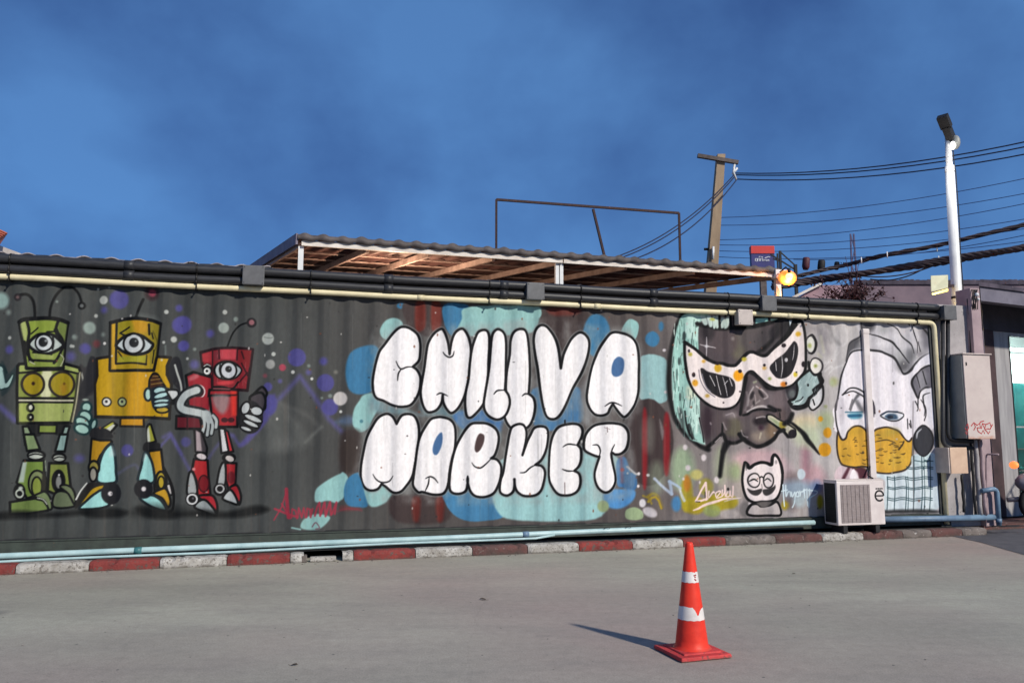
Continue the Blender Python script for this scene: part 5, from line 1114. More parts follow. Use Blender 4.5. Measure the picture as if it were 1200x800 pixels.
# ------------------------------------------------------------------ pink post and right-hand building
u0, _ = on_wall(1141, 400, .06); u1, _ = on_wall(1152, 400, .06); zpt = on_wall(1146, 338, .06)[1]
bd = empty('shop_building', wp(u1+.6, -.8, .0), 'low shop with concrete fascia, dark lintel and lit glass door at the right edge', 'building')
g = MB(); g.wbox(u0, u1, -.20, .06, .084, zpt, 0, .006); g.build('post', M['post'], bd)
g = MB(); 
for k in range(6): g.tube([wp(u0+.02+.02*k, .07, zpt-.02), wp(u0+.01+.02*((k*2)%5), .09, zpt-.12-.03*(k%3)), wp(u0+.03*((k+1)%4), .075, zpt-.30)], .006, 6)
g.ball(wp(u0+.07,.1,zpt-.1), .03, 8, 1); g.ball(wp(u0+.10,.09,zpt-.16), .022, 8, 1); o = g.build('cable_tangle', [M['dark'], M['white_paint']]); tag(o, 'tangle of black wires with white insulators at the top of the pink post', 'cable')
# fascia running away to the right
Q0 = wp(u1, .06, 0); dF = Vector((.90, .44, 0)).normalized(); nF = Vector((dF.y, -dF.x, 0))
def fz(px, py):                       # height on the fascia plane
    r = sight(px, py); o_ = Vector((0,0,EYE)) - Q0; t_ = -o_.dot(nF)/r.dot(nF); return EYE + r.z*t_
zf1 = fz(1156, 337); zf0 = fz(1156, 353)
rd0 = sight(1155, 450); rd0 = Vector((rd0.x, rd0.y, 0)).normalized(); SK = rd0.dot(dF)/(-rd0.dot(nF))
def fbox(g, s0, s1, d0, d1, z0_, z1_, mi=0):   # s along the fascia, d depth behind it
    P = lambda s_, d_, z_: Q0 + dF*(s_+SK*d_) - nF*d_ + Vector((0,0,z_))
    return g.hexa([P(s0,d0,z0_),P(s1,d0,z0_),P(s1,d1,z0_),P(s0,d1,z0_),P(s0,d0,z1_),P(s1,d0,z1_),P(s1,d1,z1_),P(s0,d1,z1_)], mi)
g = MB(); fbox(g, .02, 7, 0, .14, zf0, zf1); g.build('fascia', M['fascia'], bd)
g = MB(); fbox(g, .0, 7.1, -.03, 2.9, zf1+.002, zf1+.06); g.build('roof_slab', M['stain'], bd)
dW = .75                                        # shop front stands back under the slab
def fs(px, d_):
    o_ = Vector((0,0,EYE)) - (Q0 - nF*d_); r = sight(px, 450); t_ = -o_.dot(nF)/r.dot(nF); return (Vector((0,0,EYE)) + r*t_ - Q0).dot(dF) - SK*d_
def fzz(px, py, d_):
    o_ = Vector((0,0,EYE)) - (Q0 - nF*d_); r = sight(px, py); t_ = -o_.dot(nF)/r.dot(nF); return EYE + r.z*t_
zl_ = fzz(1170, 388, dW)
s1 = fs(1168.5, dW); s2 = fs(1187.5, dW); s3 = s2 + 1.0
g = MB(); fbox(g, .03, s1, dW, dW+.12, .08, zl_); g.build('wall', M['brown'], bd)
g = MB(); fbox(g, .03, 7, dW-.02, dW+.14, zl_+.002, zf1-.001); g.build('lintel', M['lintel'], bd)
g = MB(); fbox(g, s3+.1, 7, dW, dW+.12, .08, zl_); g.build('wall', M['plaster'], bd)
dr = None
g = MB(); fbox(g, s1, s2-.03, dW+.01, dW+.07, .08, zl_-.002); fbox(g, s3, s3+.1, dW+.01, dW+.07, .08, zl_-.002); fbox(g, s2-.03, s3, dW+.01, dW+.07, zl_-.06, zl_-.002); fbox(g, s2-.03, s3, dW+.01, dW+.07, .08, .16); dr = g.build('door', M['alu'], bd)
g = MB(); fbox(g, s2-.03, s2-.012, dW+.0, dW+.02, .16, zl_-.06); g.build('door_stile', M['dark'], dr)
gl = bpy.data.materials.new('shop_glass'); gl.use_nodes = True; b = gl.node_tree.nodes['Principled BSDF']; b.inputs['Transmission Weight'].default_value = 1; b.inputs['Roughness'].default_value = .02; b.inputs['Base Color'].default_value = (.9,.97,.96,1); b.inputs['IOR'].default_value = 1.2
g = MB(); fbox(g, s2-.012, s3, dW+.04, dW+.046, .16, zl_-.06); g.build('pane', gl, dr)
zbar = fzz(1195, 500, dW); g = MB(); fbox(g, s2-.012, s3, dW+.02, dW+.035, zbar-.012, zbar+.012); g.build('push_bar', M['alu'], dr)
g = MB(); fbox(g, .03, 7, dW+2.2, dW+2.3, .08, zf1); fbox(g, .03, .10, dW+.12, dW+2.2, .08, zf1); fbox(g, s3+1.9, s3+2.0, dW+.12, dW+2.2, .08, zf1); g.build('room_wall', M['roomwall'], bd)
g = MB(); fbox(g, .11, s3+1.9, dW+.13, dW+2.2, .06, .085); g.build('room_floor', mat('shop_floor', L(120,126,126), L(100,106,108), 3, .5), bd)
lampw = emis('shop_tube_light', (0.86,1,.97,1), 30)
g = MB(); fbox(g, s2-.2, s3+1.2, dW+.9, dW+1.0, zl_-.12, zl_-.08); t = g.build('tube_light', lampw); tag(t, 'white tube light burning inside the shop behind the glass door', 'light')
t = empty('display_fridge', Q0 + dF*(s2+1.0) - nF*(dW+1.4), 'teal display fridge behind the lit glass door', 'fridge')
zt3 = fzz(1195, 449, dW+1.2)
g = MB(); fbox(g, s2-.02, s2+1.6, dW+1.22, dW+1.7, zt3+.005, zl_-.13); g.build('light_box', emis('light_box_glow', (.93,1,.98,1), 2.4), t)  # invented glowing panel, added to make the upper doorway bright white
g = MB(); fbox(g, s2-.02, s2+1.6, dW+1.2, dW+1.8, .087, zt3); g.build('cabinet', M['tealpanel'], t)
for k in range(3): g = MB(); z = .3+.38*k; fbox(g, s2+.02, s2+1.5, dW+1.14, dW+1.2, z, z+.02); g.build('shelf', M['alu'], t)

# scooter parked beside the door (its tail enters the frame)
mo = on_level(1197, 612, .08) ; mo = Vector((mo.x+.05, mo.y, .079))
t = empty('parked_scooter', mo, 'grey scooter with glowing red tail light at the right edge of the photo', 'scooter')
g = MB(); 
for (x,zc,rx,rz) in ((.30,.55,.34,.17),(.75,.62,.30,.13)): g.ball(mo+Vector((x,.10,zc)), 1, 14, 0, (rx,.15,rz))
g.ball(mo+Vector((1.25,.10,.65)), 1, 12, 0, (.12,.2,.36)); g.build('body', M['greymoto'], t)
for x in (.28, 1.42):
    g = MB(); g.tube([mo+Vector((x+.24*math.cos(a), .10, .255+.24*math.sin(a))) for a in np.linspace(0,2*math.pi,22)], .045, 8, caps=False); w_ = g.build('wheel', M['tyre'], t)
    g = MB(); g.tube([mo+Vector((x,.05,.255)), mo+Vector((x,.15,.255))], .06, 10); 
    for k in range(5): a=k*1.2566; g.beam(mo+Vector((x,.10,.255)), mo+Vector((x+.2*math.cos(a),.10,.255+.2*math.sin(a))), .02, .03)
    g.build('rim', M['alu'], w_)
g = MB(); g.ball(mo+Vector((.50,.10,.78)), 1, 12, 0, (.40,.13,.07)); g.build('seat', M['tyre'], t)
g = MB(); g.tube([mo+Vector((1.2,.10,.9)), mo+Vector((1.1,.10,1.08))], .02, 8); g.tube([mo+Vector((1.1,-.2,1.1)), mo+Vector((1.1,.4,1.1))], .016, 8); g.build('handlebar', M['dark'], t)
zl4 = 0.72
g = MB(); g.ball(mo+Vector((-.045,.08,.80)), 1, 10, 0, (.05,.09,.055)); g.build('tail_light', emis('tail_light_glow', (1,.20,.05,1), 1.6), t)
g = MB(); g.tube([mo+Vector((.4,.12,.35)), mo+Vector((-.1,.2,.3))], .035, 10); g.build('exhaust', M['alu'], t)

# ------------------------------------------------------------------ traffic cone
cl = on_level(765,760); cf = on_level(798,777); cr = on_level(859,771); cc = (cl+cr)/2; cc.z = 0
ex = (cf-cl).normalized(); ey = (cr-cf).normalized(); hs = .165
cone = empty('traffic_cone', (cc.x, cc.y, .004), 'orange traffic cone with two worn white bands standing on the pavement', 'traffic cone')
bm = bmesh.new(); bv = []
g = MB()
def sq(h, z, warp=0): return [cc + ex*sx*h + ey*sy*h + Vector((0,0,z+warp*(1 if k==0 else 0))) for k,(sx,sy) in enumerate(((-1,-1),(1,-1),(1,1),(-1,1)))]
g.hexa(sq(hs,.004)+sq(hs-.004,.026), 0, .006); g.hexa(sq(.125,.0265)+sq(.118,.036), 0, .004)
for k in range(4):
    a = math.pi/2*k; g.wbox
g.build('base', M['conebase'], cone)
topz = .643 ; H0 = .036
def cr_(z): 
    return .098 + (.021-.098)*((z-H0)/(topz-H0))
prof = [(.112,H0),(.104,H0+.008),(cr_(H0+.02),H0+.02)] + [(cr_(z), z) for z in np.linspace(H0+.05, topz-.025, 14)] + [(.022,topz-.012),(.017,topz-.003),(.012,topz-.004),(.010,topz-.03)]
g = MB(); g.lathe(cc, prof, 40); g.build('body', M['cone'], cone)
def band(ztop, zbot, tear, seed):
    rr_ = np.random.RandomState(seed); n = 96; vs = []; fs_ = []
    for k in range(n+1):
        a = 2*math.pi*k/n; dz = tear(a) ; zt_ = ztop - dz[0]; zb_ = zbot + dz[1]
        for j in range(3):
            z = zb_ + (zt_-zb_)*j/2; r_ = cr_(z) + .0012; vs.append((cc.x+r_*math.cos(a), cc.y+r_*math.sin(a), z))
    for k in range(n):
        for j in range(2): fs_.append((3*k+j, 3*k+3+j, 3*k+4+j, 3*k+1+j))
    g = MB(); g.add(vs, fs_, 0, True); return g.build('reflective_band', M['white_tape'], cone)
def zof(py):  # height on the cone axis
    r = sight(812, py); t_ = (cc.y-.06)/r.y; return EYE + r.z*t_
band(zof(670.5), zof(683), lambda a: (.004*abs(math.sin(a*7)) if 4.8<a<5.3 else .001*math.sin(a*9), .001*math.sin(a*11)), 1)
def tear2(a):
    x = (a-4.712)         # 0 faces the camera, + right
    c = 0
    if .05 < x < .75: c = .040*math.exp(-((x-.36)/.17)**2) + .006*abs(math.sin(x*40))
    return (c + .002*math.sin(a*6) + (.008 if -.05<x<1.2 else 0), .001*math.sin(a*13))
band(zof(711), zof(726.5), tear2, 2)
g = MB(); 
for q in ((.33,.012),(.42,.003),(.37,-.010),(.46,-.014),(.50,.014)):
    a = 4.712+q[0]; z = zof(677)+q[1]; r_ = cr_(z)+.0026; g.ball((cc.x+r_*math.cos(a), cc.y+r_*math.sin(a), z), .006, 6, 0, (1,.3,.7))
g.build('scuff', M['redpaint'], cone)

# dead leaves blown over the pavement
for k, (px, py) in enumerate(((345,779),(838,765),(566,702),(930,672))):
    c = on_level(px, py, .004); g = MB(); a_ = k*1.3; l_ = .020+.006*(k%3); dx_, dy_ = Vector((math.cos(a_),math.sin(a_),0)), Vector((-math.sin(a_),math.cos(a_),0))
    vs = [c-dx_*l_, c-dx_*l_*.3+dy_*l_*.45+Vector((0,0,.006)), c+dx_*l_*.5+dy_*l_*.35+Vector((0,0,.009)), c+dx_*l_+Vector((0,0,.004)), c+dx_*l_*.4-dy_*l_*.4+Vector((0,0,.010)), c-dx_*l_*.4-dy_*l_*.4+Vector((0,0,.005)), c+Vector((0,0,.003))]
    g.add(vs+[v+Vector((0,0,.0012)) for v in vs], [(0,6,1),(1,6,2),(2,6,3),(3,6,4),(4,6,5),(5,6,0),(7,8,13),(8,9,13),(9,10,13),(10,11,13),(11,12,13),(12,7,13)]); g.tube([c-dx_*l_, c-dx_*l_*1.7+Vector((0,0,.004))], .0012, 4)
    o = g.build('dead_leaf', mat('dry_leaf', L(92,78,62), L(60,50,42), 30, .8)); tag(o, 'tiny dry leaf lying on the grey pavement', 'leaf', 'small dead leaves on the pavement')
# ------------------------------------------------------------------ market canopy behind the container
wS = -2.75
def on_s(px, py, w_=wS): u, z = on_wall(px, py, w_); return wp(u, w_, z)
cA = on_s(352, 280); cB = on_s(908, 318.5)
uA_, zA_ = on_wall(352,280,wS); uB_, zB_ = on_wall(908,318.5,wS); zt0 = (zA_+zB_)/2 
dd = sight(125, 425); dd = dd / math.hypot(dd.x, dd.y); DEP = 4.6
can = empty('market_canopy', wp((uA_+uB_)/2, wS, .09), 'canopy with white fascia, wavy roof edge and reddish underside behind the container', 'canopy')
fzC = lambda u: zA_ + (zB_-zA_)*(u-uA_)/(uB_-uA_)
def cpt(u, s_, dz=0): return wp(u, wS, fzC(u)+dz) + dd*s_
# wavy sheet
n = int((uB_-uA_)/.02); vs=[]; fs=[]
for k in range(n+1):
    u = uA_ -.04 + (uB_-uA_+.08)*k/n; wz = .020*math.sin(2*math.pi*u/.272)
    for s_ in (-.05, DEP): vs += [cpt(u,s_,wz+.0), cpt(u,s_,wz-.012)]
for k in range(n):
    a=4*k; b=a+4; fs += [(a,b,b+2,a+2),(a+1,a+3,b+3,b+1),(a,a+1,b+1,b),(a+2,b+2,b+3,a+3)]
g = MB(); g.add(vs, fs, 0, True); g.build('roof_sheet', M['under'], can)
vs=[]; fs=[]
for k in range(n+1):                      # turned-down edge flashing with wavy crest
    u = uA_ -.04 + (uB_-uA_+.08)*k/n; wz = .022*math.sin(2*math.pi*u/.272) + .006*math.sin(u*9.1); wt = .020*math.cos(2*math.pi*u/.272)
    p0 = wp(u, wS+.075, fzC(u)+.055+max(wz,-.006)); p1 = wp(u, wS+.085, fzC(u)-.03+.6*wt)
    vs += [p0, p1, p0-WN*.02, p1-WN*.02]
for k in range(n):
    a=4*k; b=a+4; fs += [(a,b,b+1,a+1),(a+2,a+3,b+3,b+2),(a,a+2,b+2,b),(a+1,b+1,b+3,a+3)]
g = MB(); g.add(vs, fs, 0, True); g.build('edge_flashing', M['roofedge'], can)
um = on_wall(659, 305, wS)[0]
for ua2, ub2 in ((uA_+.02, um-.01), (um+.01, uB_)):
    vs=[]; fs=[]; n2=int((ub2-ua2)/.02)
    for k in range(n2+1):
        u = ua2+(ub2-ua2)*k/n2; zt_ = fzC(u)-.03; zb_ = fzC(u)-.105
        for w_, z in ((wS+.05,zt_),(wS+.05,zb_),(wS+.01,zb_),(wS+.01,zt_)): vs.append(wp(u,w_,z))
    for k in range(n2):
        a=4*k; b=a+4
        for j in range(4): fs.append((a+j, b+j, b+(j+1)%4, a+(j+1)%4))
    fs += [(0,1,2,3), tuple(4*n2+j for j in (3,2,1,0))]
    g = MB(); g.add(vs, fs); g.build('fascia', M['wfascia'], can)
for px, wd in ((352.5,.075),(653,.055),(658,.055),(911,.10)):
    u = on_wall(px, 300, wS)[0]; g = MB(); g.wbox(u-wd/2, u+wd/2, wS-.06, wS+.0, .083, fzC(u)-.108); g.build('post', M['white_paint'], can)
u = on_wall(911,320,wS)[0]; g = MB(); g.wbox(u-.11, u+.11, wS-.02, wS+.12, fzC(u)-.13, fzC(u)+.02, 0, .01); g.build('gutter_end', M['white_paint'], can)
for px in (352, 432, 505, 580, 655, 735, 815, 908):
    u = on_wall(px, 300, wS)[0]; g = MB(); g.beam(cpt(u,.05,-.085), cpt(u,DEP-.02,-.085), .05, .09); g.build('rafter', M['rafter'], can)
for s_ in (.35, 1.15, 1.95, 2.75, 3.55, 4.4):
    g = MB(); g.beam(cpt(uA_,s_,-.033), cpt(uB_,s_,-.033), .05, .022); g.build('purlin', M['rafter'], can)
for u in (uA_-.06,):
    g = MB(); g.beam(cpt(u,-.06,-.01), cpt(u,DEP,-.01), .03, .16); g.build('bargeboard', M['barge'], can)
g = MB()
for u in (uA_+.1, um, uB_-.1):
    p = cpt(u, DEP-.1); g.box(p.x-.04,p.x+.04,p.y-.04,p.y+.04,.083,p.z-.12)
g.build('rear_post', M['rafter'], can)
g = MB(); q0, q1 = cpt(uA_-.5, DEP+.02), cpt(uB_+2.6, DEP+.02); y_ = Vector((0,.08,0)); zl0 = Vector((0,0,-1))
g.hexa([Vector((q0.x,q0.y,.083)), Vector((q1.x,q1.y,.083)), Vector((q1.x,q1.y,.083))+y_, Vector((q0.x,q0.y,.083))+y_, q0-Vector((0,0,.05)), q1-Vector((0,0,.05)), q1-Vector((0,0,.05))+y_, q0-Vector((0,0,.05))+y_]); g.build('back_wall', M['under'], can)
# lamps hanging under the canopy
def bulb(p, name, lab, r, c, s_, power, cc_):
    t = empty(name, p, lab, 'lamp'); g = MB(); g.ball(p, r, 14); g.build('bulb', emis(name+'_glow', c, s_), t)
    g = MB(); g.tube([p+Vector((0,0,r*.8)), p+Vector((0,0,r+.08))], r*.45, 10); g.build('socket', M['dark'], t)
    l = bpy.data.lights.new(name, 'POINT'); l.energy = power; l.color = cc_; l.shadow_soft_size = r; lo = bpy.data.objects.new(name+'_light', l); col.objects.link(lo); lo.location = p + Vector((0,0,-r-.03)); lo.parent = None
    return t
ul = on_wall(486, 300, wS)[0]
p = cpt(ul, 1.0, -.50)
bulb(p, 'hanging_bulb', 'bare warm bulb hanging under the canopy roof behind the container', .05, (1,.62,.28,1), 14, 170, (1,.68,.44))
# orange lamp right of the canopy
p = on_s(925, 324, -2.4); t = bulb(p, 'street_bulb', 'glowing orange lamp at the right end of the canopy', .060, (1,.50,.16,1), 4, 30, (1,.40,.12))
ds = MB(); ds.ball(p+Vector((.0,.10,.0)), 1, 16, 0, (.16,.05,.13)); ds.build('glow_disc', emis('orange_disc_glow', (1,.27,.045,1), 1.1), t)  # glowing disc added behind the bulb to enlarge its orange glow
g = MB(); g.tube([p+Vector((0,0,.10)), p+Vector((-.05,0,.16)), on_s(914,319,-2.6)], .014, 8); g.build('bracket', M['dark'], t)

# frame standing on the canopy roof
def on_roof(u, s_): return cpt(u, s_, .02)
yf = lambda px: on_wall(px, 300, wS-.8)
def roofpt(px):
    u = on_wall(px, 300, wS-.8)[0]; q = wp(u, wS-.8, 0)      # walk along the rafters from the eaves to this depth
    s_ = .8 / (-dd.dot(WN)); u0_ = u - dd.dot(WD)*s_; return cpt(u0_, s_, .02)
t = empty('sign_frame', roofpt(690), 'rusty empty rectangular steel frame standing on the canopy roof', 'frame')
bl, brr, dg = roofpt(581.5), roofpt(797), roofpt(711)
def up(p, px, py): r = sight(px, py); t_ = -((Vector((0,0,EYE))-p).dot(WN))/r.dot(WN); return Vector((0,0,EYE))+r*t_
tl, tr, td = up(bl,582.5,234), up(brr,798.5,250), up(dg,695,245)
tl.x, tl.y = bl.x, bl.y; tr.x, tr.y = brr.x, brr.y
for a, b, nm in ((bl,tl,'upright'),(brr,tr,'upright'),(tl,tr,'top_bar'),(dg,td,'brace')):
    g = MB(); g.beam(a, b, .038, .038); g.build(nm, M['rust'], t)

# ------------------------------------------------------------------ utility pole and cables
Yp = 21.0
pt, pb = at_depth(844.5,182,Yp), at_depth(835,305,Yp); ax = (pt-pb).normalized(); base = pb + ax*((0-pb.z)/ax.z)
up_ = empty('utility_pole', base, 'weathered concrete utility pole with crossarm, leaning slightly, behind the canopy', 'utility pole')
g = MB(); bm_=[]; 
def ring(p, h): return [p+Vector((-h,-h,0)), p+Vector((h,-h,0)), p+Vector((h,h,0)), p+Vector((-h,h,0))]
g.hexa(ring(base,.19)+ring(pt,.105)); g.build('pole', M['polecon'], up_)
a, b = at_depth(817.5,182.5,Yp-.14), at_depth(865,190.5,Yp-.14)
g = MB(); g.beam(a, b, .10, .10); g.build('crossarm', M['arm'], up_)
g = MB(); i0 = at_depth(861,192,Yp-.14); i1 = at_depth(863,211,Yp-.14); g.tube([i0, (i0+i1)/2+Vector((-.06,0,0)), i1], .03, 8); g.tube([at_depth(858.5,204,Yp-.14), at_depth(864,197,Yp-.14)], .03, 8); g.build('insulator', M['white_paint'], up_)
for px, py in ((843,244),(842.5,251.5),(841,279),(840,286),(839.5,294),(839,302),(829.5,292)):
    g = MB(); c = at_depth(px,py,Yp); g.tube([c-Vector((.1,0,0)), c+Vector((.03,0,0))], .035, 8); g.build('bolt', M['dark'], up_)
g = MB(); g.tube([at_depth(836,289,Yp-.2), at_depth(835.5,304,Yp-.2)], .03, 8); g.build('ground_strap', M['white_paint'], up_)
def cable(p, q, sag, r, m, lab, grp, name='power_cable', n=18, mid=None):
    g = MB(); pts = [p.lerp(q, i/n) - Vector((0,0,sag*4*(i/n)*(1-i/n))) for i in range(n+1)]
    g.tube(pts, r, 6); o = g.build(name, M[m]); return tag(o, lab, 'cable', grp)
s0 = [at_depth(862,203,Yp-.14), at_depth(862,205,Yp-.14), at_depth(863,210,Yp-.14)]
e0 = [at_depth(1560,62,13.4), at_depth(1560,72,13.5), at_depth(1560,84,13.4)]
for i in range(3): cable(s0[i], e0[i], .62, .015, 'wire', ('uppermost of the three dark cables from the pole to the right edge','middle of the three dark cables from the pole to the right edge','lowest of the three dark cables from the pole to the right edge')[i], 'cables from the pole to the right')
l0 = [at_depth(861,204,Yp-.14), at_depth(861,207,Yp-.14), at_depth(863,211,Yp-.14)]; l1 = [at_depth(716,303,17), at_depth(722,304,17), at_depth(742,304,16.6)]
for i in range(3): cable(l0[i], l1[i], .30, .014, 'wire', ('upper of the cables sloping down left behind the empty frame','middle of the cables sloping down left behind the empty frame','lower of the cables sloping down left behind the empty frame')[i], 'cables sloping down from the pole')
FW_ = 46
for i, (a, b) in enumerate((((842,255),(1260,196)),((842,264),(1260,215)),((843,281),(1260,226)),((843,287),(1260,246)),((843,294),(1260,258)),((842,301),(1260,274)),((930,304),(1260,262)))):
    cable(at_depth(*a, FW_), at_depth(*b, 36), .5, .019, 'wfaint', 'one of several thin distant wires crossing the sky behind the lamp pole', 'thin distant wires')
def bundle(pp, r, lab, nst):
    g = MB(); base_ = arc3(pp, 10)
    for k in range(nst):
        ph = 2*math.pi*k/nst; pts = []
        for i, q in enumerate(base_):
            a_ = ph + i*.55; rad = r*(.72 + .25*math.sin(i*.9+k*2))
            pts.append(q + Vector((0, math.cos(a_)*rad, math.sin(a_)*rad)))
        g.tube(pts, r*.50, 6)
    o = g.build('cable_bundle', M['wireb']); tag(o, lab, 'cable', 'thick cable bundles')
bundle([at_depth(905,329,15), at_depth(945,321,15), at_depth(985,312,15), at_depth(1020,303,14.6), at_depth(1080,291,14.2), at_depth(1140,278,13.8), at_depth(1205,262,13.4), at_depth(1290,238,13)], .036, 'upper thick bundle of black cables rising to the right behind the lamp pole', 4)
bundle([at_depth(905,336,15), at_depth(950,329,15), at_depth(1000,322,14.6), at_depth(1060,313,14.2), at_depth(1110,305,13.8), at_depth(1160,297,13.4), at_depth(1205,289,13.0), at_depth(1290,272,12.6)], .058, 'lower and thickest bundle of black cables rising to the right edge', 6)
for k, (a,b) in enumerate((((1000,322),(1100,309)),((1020,327),(1090,310)))): cable(at_depth(*a,14.9), at_depth(*b,14.2), .12, .012, 'wireb', ('loose thin cable looping under the lower bundle, left one','loose thin cable looping under the lower bundle, right one')[k], 'loose cables')
for px, py in ((1006,306.5),(1036,300),(1096,305),(1094,293)):
    c = at_depth(px,py,14.2); g = MB(); g.tube([c+Vector((0,-.12,.05)), c+Vector((0,-.12,-.06))], .012, 6); o = g.build('cable_tie', M['white_paint']); tag(o, 'small white tie on a cable bundle', 'cable tie', 'white ties on the cable bundles')
for k,(px,pt_,pb_,wd) in enumerate(((945,302,316,.10),(963,305,318,.10),(981,307,316,.07))):
    g = MB(); a = at_depth(px,pt_,15.1); b = at_depth(px-1,pb_,15.1); g.tube([b, b.lerp(a,.25), b.lerp(a,.85), a], [wd*.5,wd*.75,wd*.72,wd*.6], 8); o = g.build('splice_closure', M['dark'] if k else mat('dark_red_plastic', L(96,44,52), L(70,34,42), 8, .6))
    tag(o, ('dark red splice box on the cables just right of the orange lamp','dark blue splice box on the cables, second right of the orange lamp','small dark splice box on the cables left of the bare bush')[k], 'splice box')
    
# far pylon, thin posts
t = empty('lattice_mast', at_depth(998.5,350,60), 'thin distant lattice mast on the skyline left of the lamp pole', 'mast'); t.location.z = 0
c = at_depth(998.5,274,60); bz = Vector((c.x,c.y,0)); g = MB()
for sx in (-1,1): g.beam(bz+Vector((sx*.42,0,0)), c+Vector((sx*.12,0,0)), .10, .10)
for k in range(14): 
    z0_=c.z*k/14; z1_=c.z*(k+1)/14; w0=.42-.30*k/14; w1=.42-.30*(k+1)/14; s_=1 if k%2 else -1
    g.beam(bz+Vector((s_*w0,0,z0_)), bz+Vector((-s_*w1,0,z1_)), .06, .06)
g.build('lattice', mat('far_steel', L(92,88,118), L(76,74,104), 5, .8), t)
t = empty('antenna_rack', at_depth(914,330,22), 'small dark antenna rack right of the red and blue sign', 'antenna'); t.location.z = 0
g = MB(); q = lambda x,y: at_depth(x,y,22)
b0 = q(914,318); g.beam(Vector((b0.x,22,0)), q(914,294), .06, .06); g.beam(Vector((q(911,318).x,22,0)), q(911,297), .04, .04); g.beam(q(903,298), q(932,316), .035, .035); g.beam(q(906,303), q(916,307), .035,.035); g.beam(q(913,294), q(933,312), .03, .03); g.beam(Vector((q(932,318).x,22,0)), q(932,310), .08, .08); g.build('rack', M['dark'], t)

# red and navy sign
Ys = 26; x0_, z0_ = (lambda p_:(p_.x,p_.z))(at_depth(881,314,Ys)); x1_, z1_ = (lambda p_:(p_.x,p_.z))(at_depth(907,288.5,Ys)); zm = at_depth(890,297,Ys).z
t = empty('shop_sign', ((x0_+x1_)/2, Ys, 0), 'red and navy sign board with white Thai lettering on the skyline', 'sign')
g = MB(); g.box(x0_, x1_, Ys, Ys+.18, z0_-.4, z1_, 0); g.build('board', M['signblue'], t)
g = MB(); g.box(x0_-.005, x1_+.005, Ys-.02, Ys+.2, zm, z1_+.01, 0); g.build('red_band', M['signred'], t)
g = MB(); g.box((x0_+x1_)/2-.1, (x0_+x1_)/2+.1, Ys+.02, Ys+.16, 0, z0_-.4, 0); g.build('post', M['arm'], t)
g = MB()
for tt in ('885,306 885,303 887,303 887.5,306 886,306','888,306 888,302.8 890,303 890,306','889,301 891,300.6','891.3,306 891.3,303 893.6,303 893.6,306','892,301 894,301.5','895,306 895,304 896.5,305 898,304 898,306.2','896,302.6 900,300.8 902.5,301.5','899.5,306 899.5,304.4 901,304.4 901,306'):
    g.ribbon([at_depth(*map(float, s_.split(',')), Ys-.002) for s_ in tt.split()], .024, Vector((0,-1,0)), .01)
g.build('lettering', M['signwhite'], t)

# ------------------------------------------------------------------ lamp pole with floodlight
Yl = 13.5
lt, lb = at_depth(1110.5,158,Yl), at_depth(1117,341,Yl); 
lp = empty('lamp_pole', (lb.x, Yl, 0), 'tall white lamp pole with a dark tilted lamp head at right', 'street lamp')
b0 = Vector((lb.x+.02, Yl, 0)); lt = Vector((lt.x, Yl, lt.z))
zj = at_depth(1112,201,Yl).z; lm = b0.lerp(lt, zj/lt.z)
g = MB(); g.tube([b0, b0.lerp(lm,.5), lm], [.096,.088,.076], 16); g.tube([lm-Vector((0,0,.02)), lm+Vector((0,0,.10))], .078, 16); g.tube([lm, lt], [.056,.048], 16); g.build('pole', M['white_paint'], lp)
for zz_ in (.30, .47, .62):
    c_ = b0.lerp(lm, zz_); g = MB(); g.tube([c_-Vector((0,0,.02)), c_+Vector((0,0,.02))], .094, 16); g.build('clamp_band', M['steel'], lp)
g = MB(); g.tube([b0.lerp(lm,i/16)+Vector((.092,-.03+.01*math.sin(i*1.7),0)) for i in range(17)]+[lm+Vector((.07,-.03,.1)), lt+Vector((.06,-.02,-.05))], .010, 6); g.build('supply_cable', M['dark'], lp)
h0, h1 = at_depth(1104,136,Yl-.25), at_depth(1116,166,Yl+.0); g = MB()
d_ = (h1-h0).normalized(); g.beam(h0, h0.lerp(h1,.45), .17, .11); g.beam(h0.lerp(h1,.40), h1, .12, .14); g.beam(h0.lerp(h1,.1)+Vector((0,0,.06)), h0.lerp(h1,.4)+Vector((0,0,.06)), .12, .05); hd = g.build('lamp_head', M['dark'], lp)
hc = at_depth(1119.5,167,Yl-.05); g = MB(); g.ball(hc, 1, 14, 0, (.075,.10,.13)); g.build('lamp_shade', M['cabside'], hd)
lc = at_depth(1116.5,170.5,Yl-.12); g = MB(); g.ball(lc, 1, 12, 0, (.040,.05,.075)); g.build('lens', emis('lamp_lens_glow', (1,.97,.9,1), 2.2), hd)
g = MB(); f0 = at_depth(1091,322,Yl-.5); f1_ = at_depth(1110,343,Yl-.5)
c4 = [at_depth(1091,342,Yl-.55), at_depth(1111,337,Yl-.55), at_depth(1111,337,Yl-.3), at_depth(1091,342,Yl-.3), at_depth(1090.5,323,Yl-.45), at_depth(1111,322,Yl-.45), at_depth(1111,322,Yl-.2), at_depth(1090.5,323,Yl-.2)]
g.hexa(c4, 0, .01); fl = g.build('floodlight', mat('floodlight_housing', L(206,204,170), L(186,182,146), 6, .5), lp)
g = MB(); c = [at_depth(1092,343.5,Yl-.56), at_depth(1111,338,Yl-.56), at_depth(1111,340,Yl-.30), at_depth(1093,344.5,Yl-.30)]; lo_ = [v-Vector((0,0,.02)) for v in c]
g.hexa(lo_+c); g.build('lens', emis('floodlight_glow', (1,.83,.22,1), 1.6), fl)
g = MB(); g.beam(at_depth(1110,335,Yl-.35), at_depth(1117,335,Yl), .05, .05); g.build('bracket', M['rust'], lp)

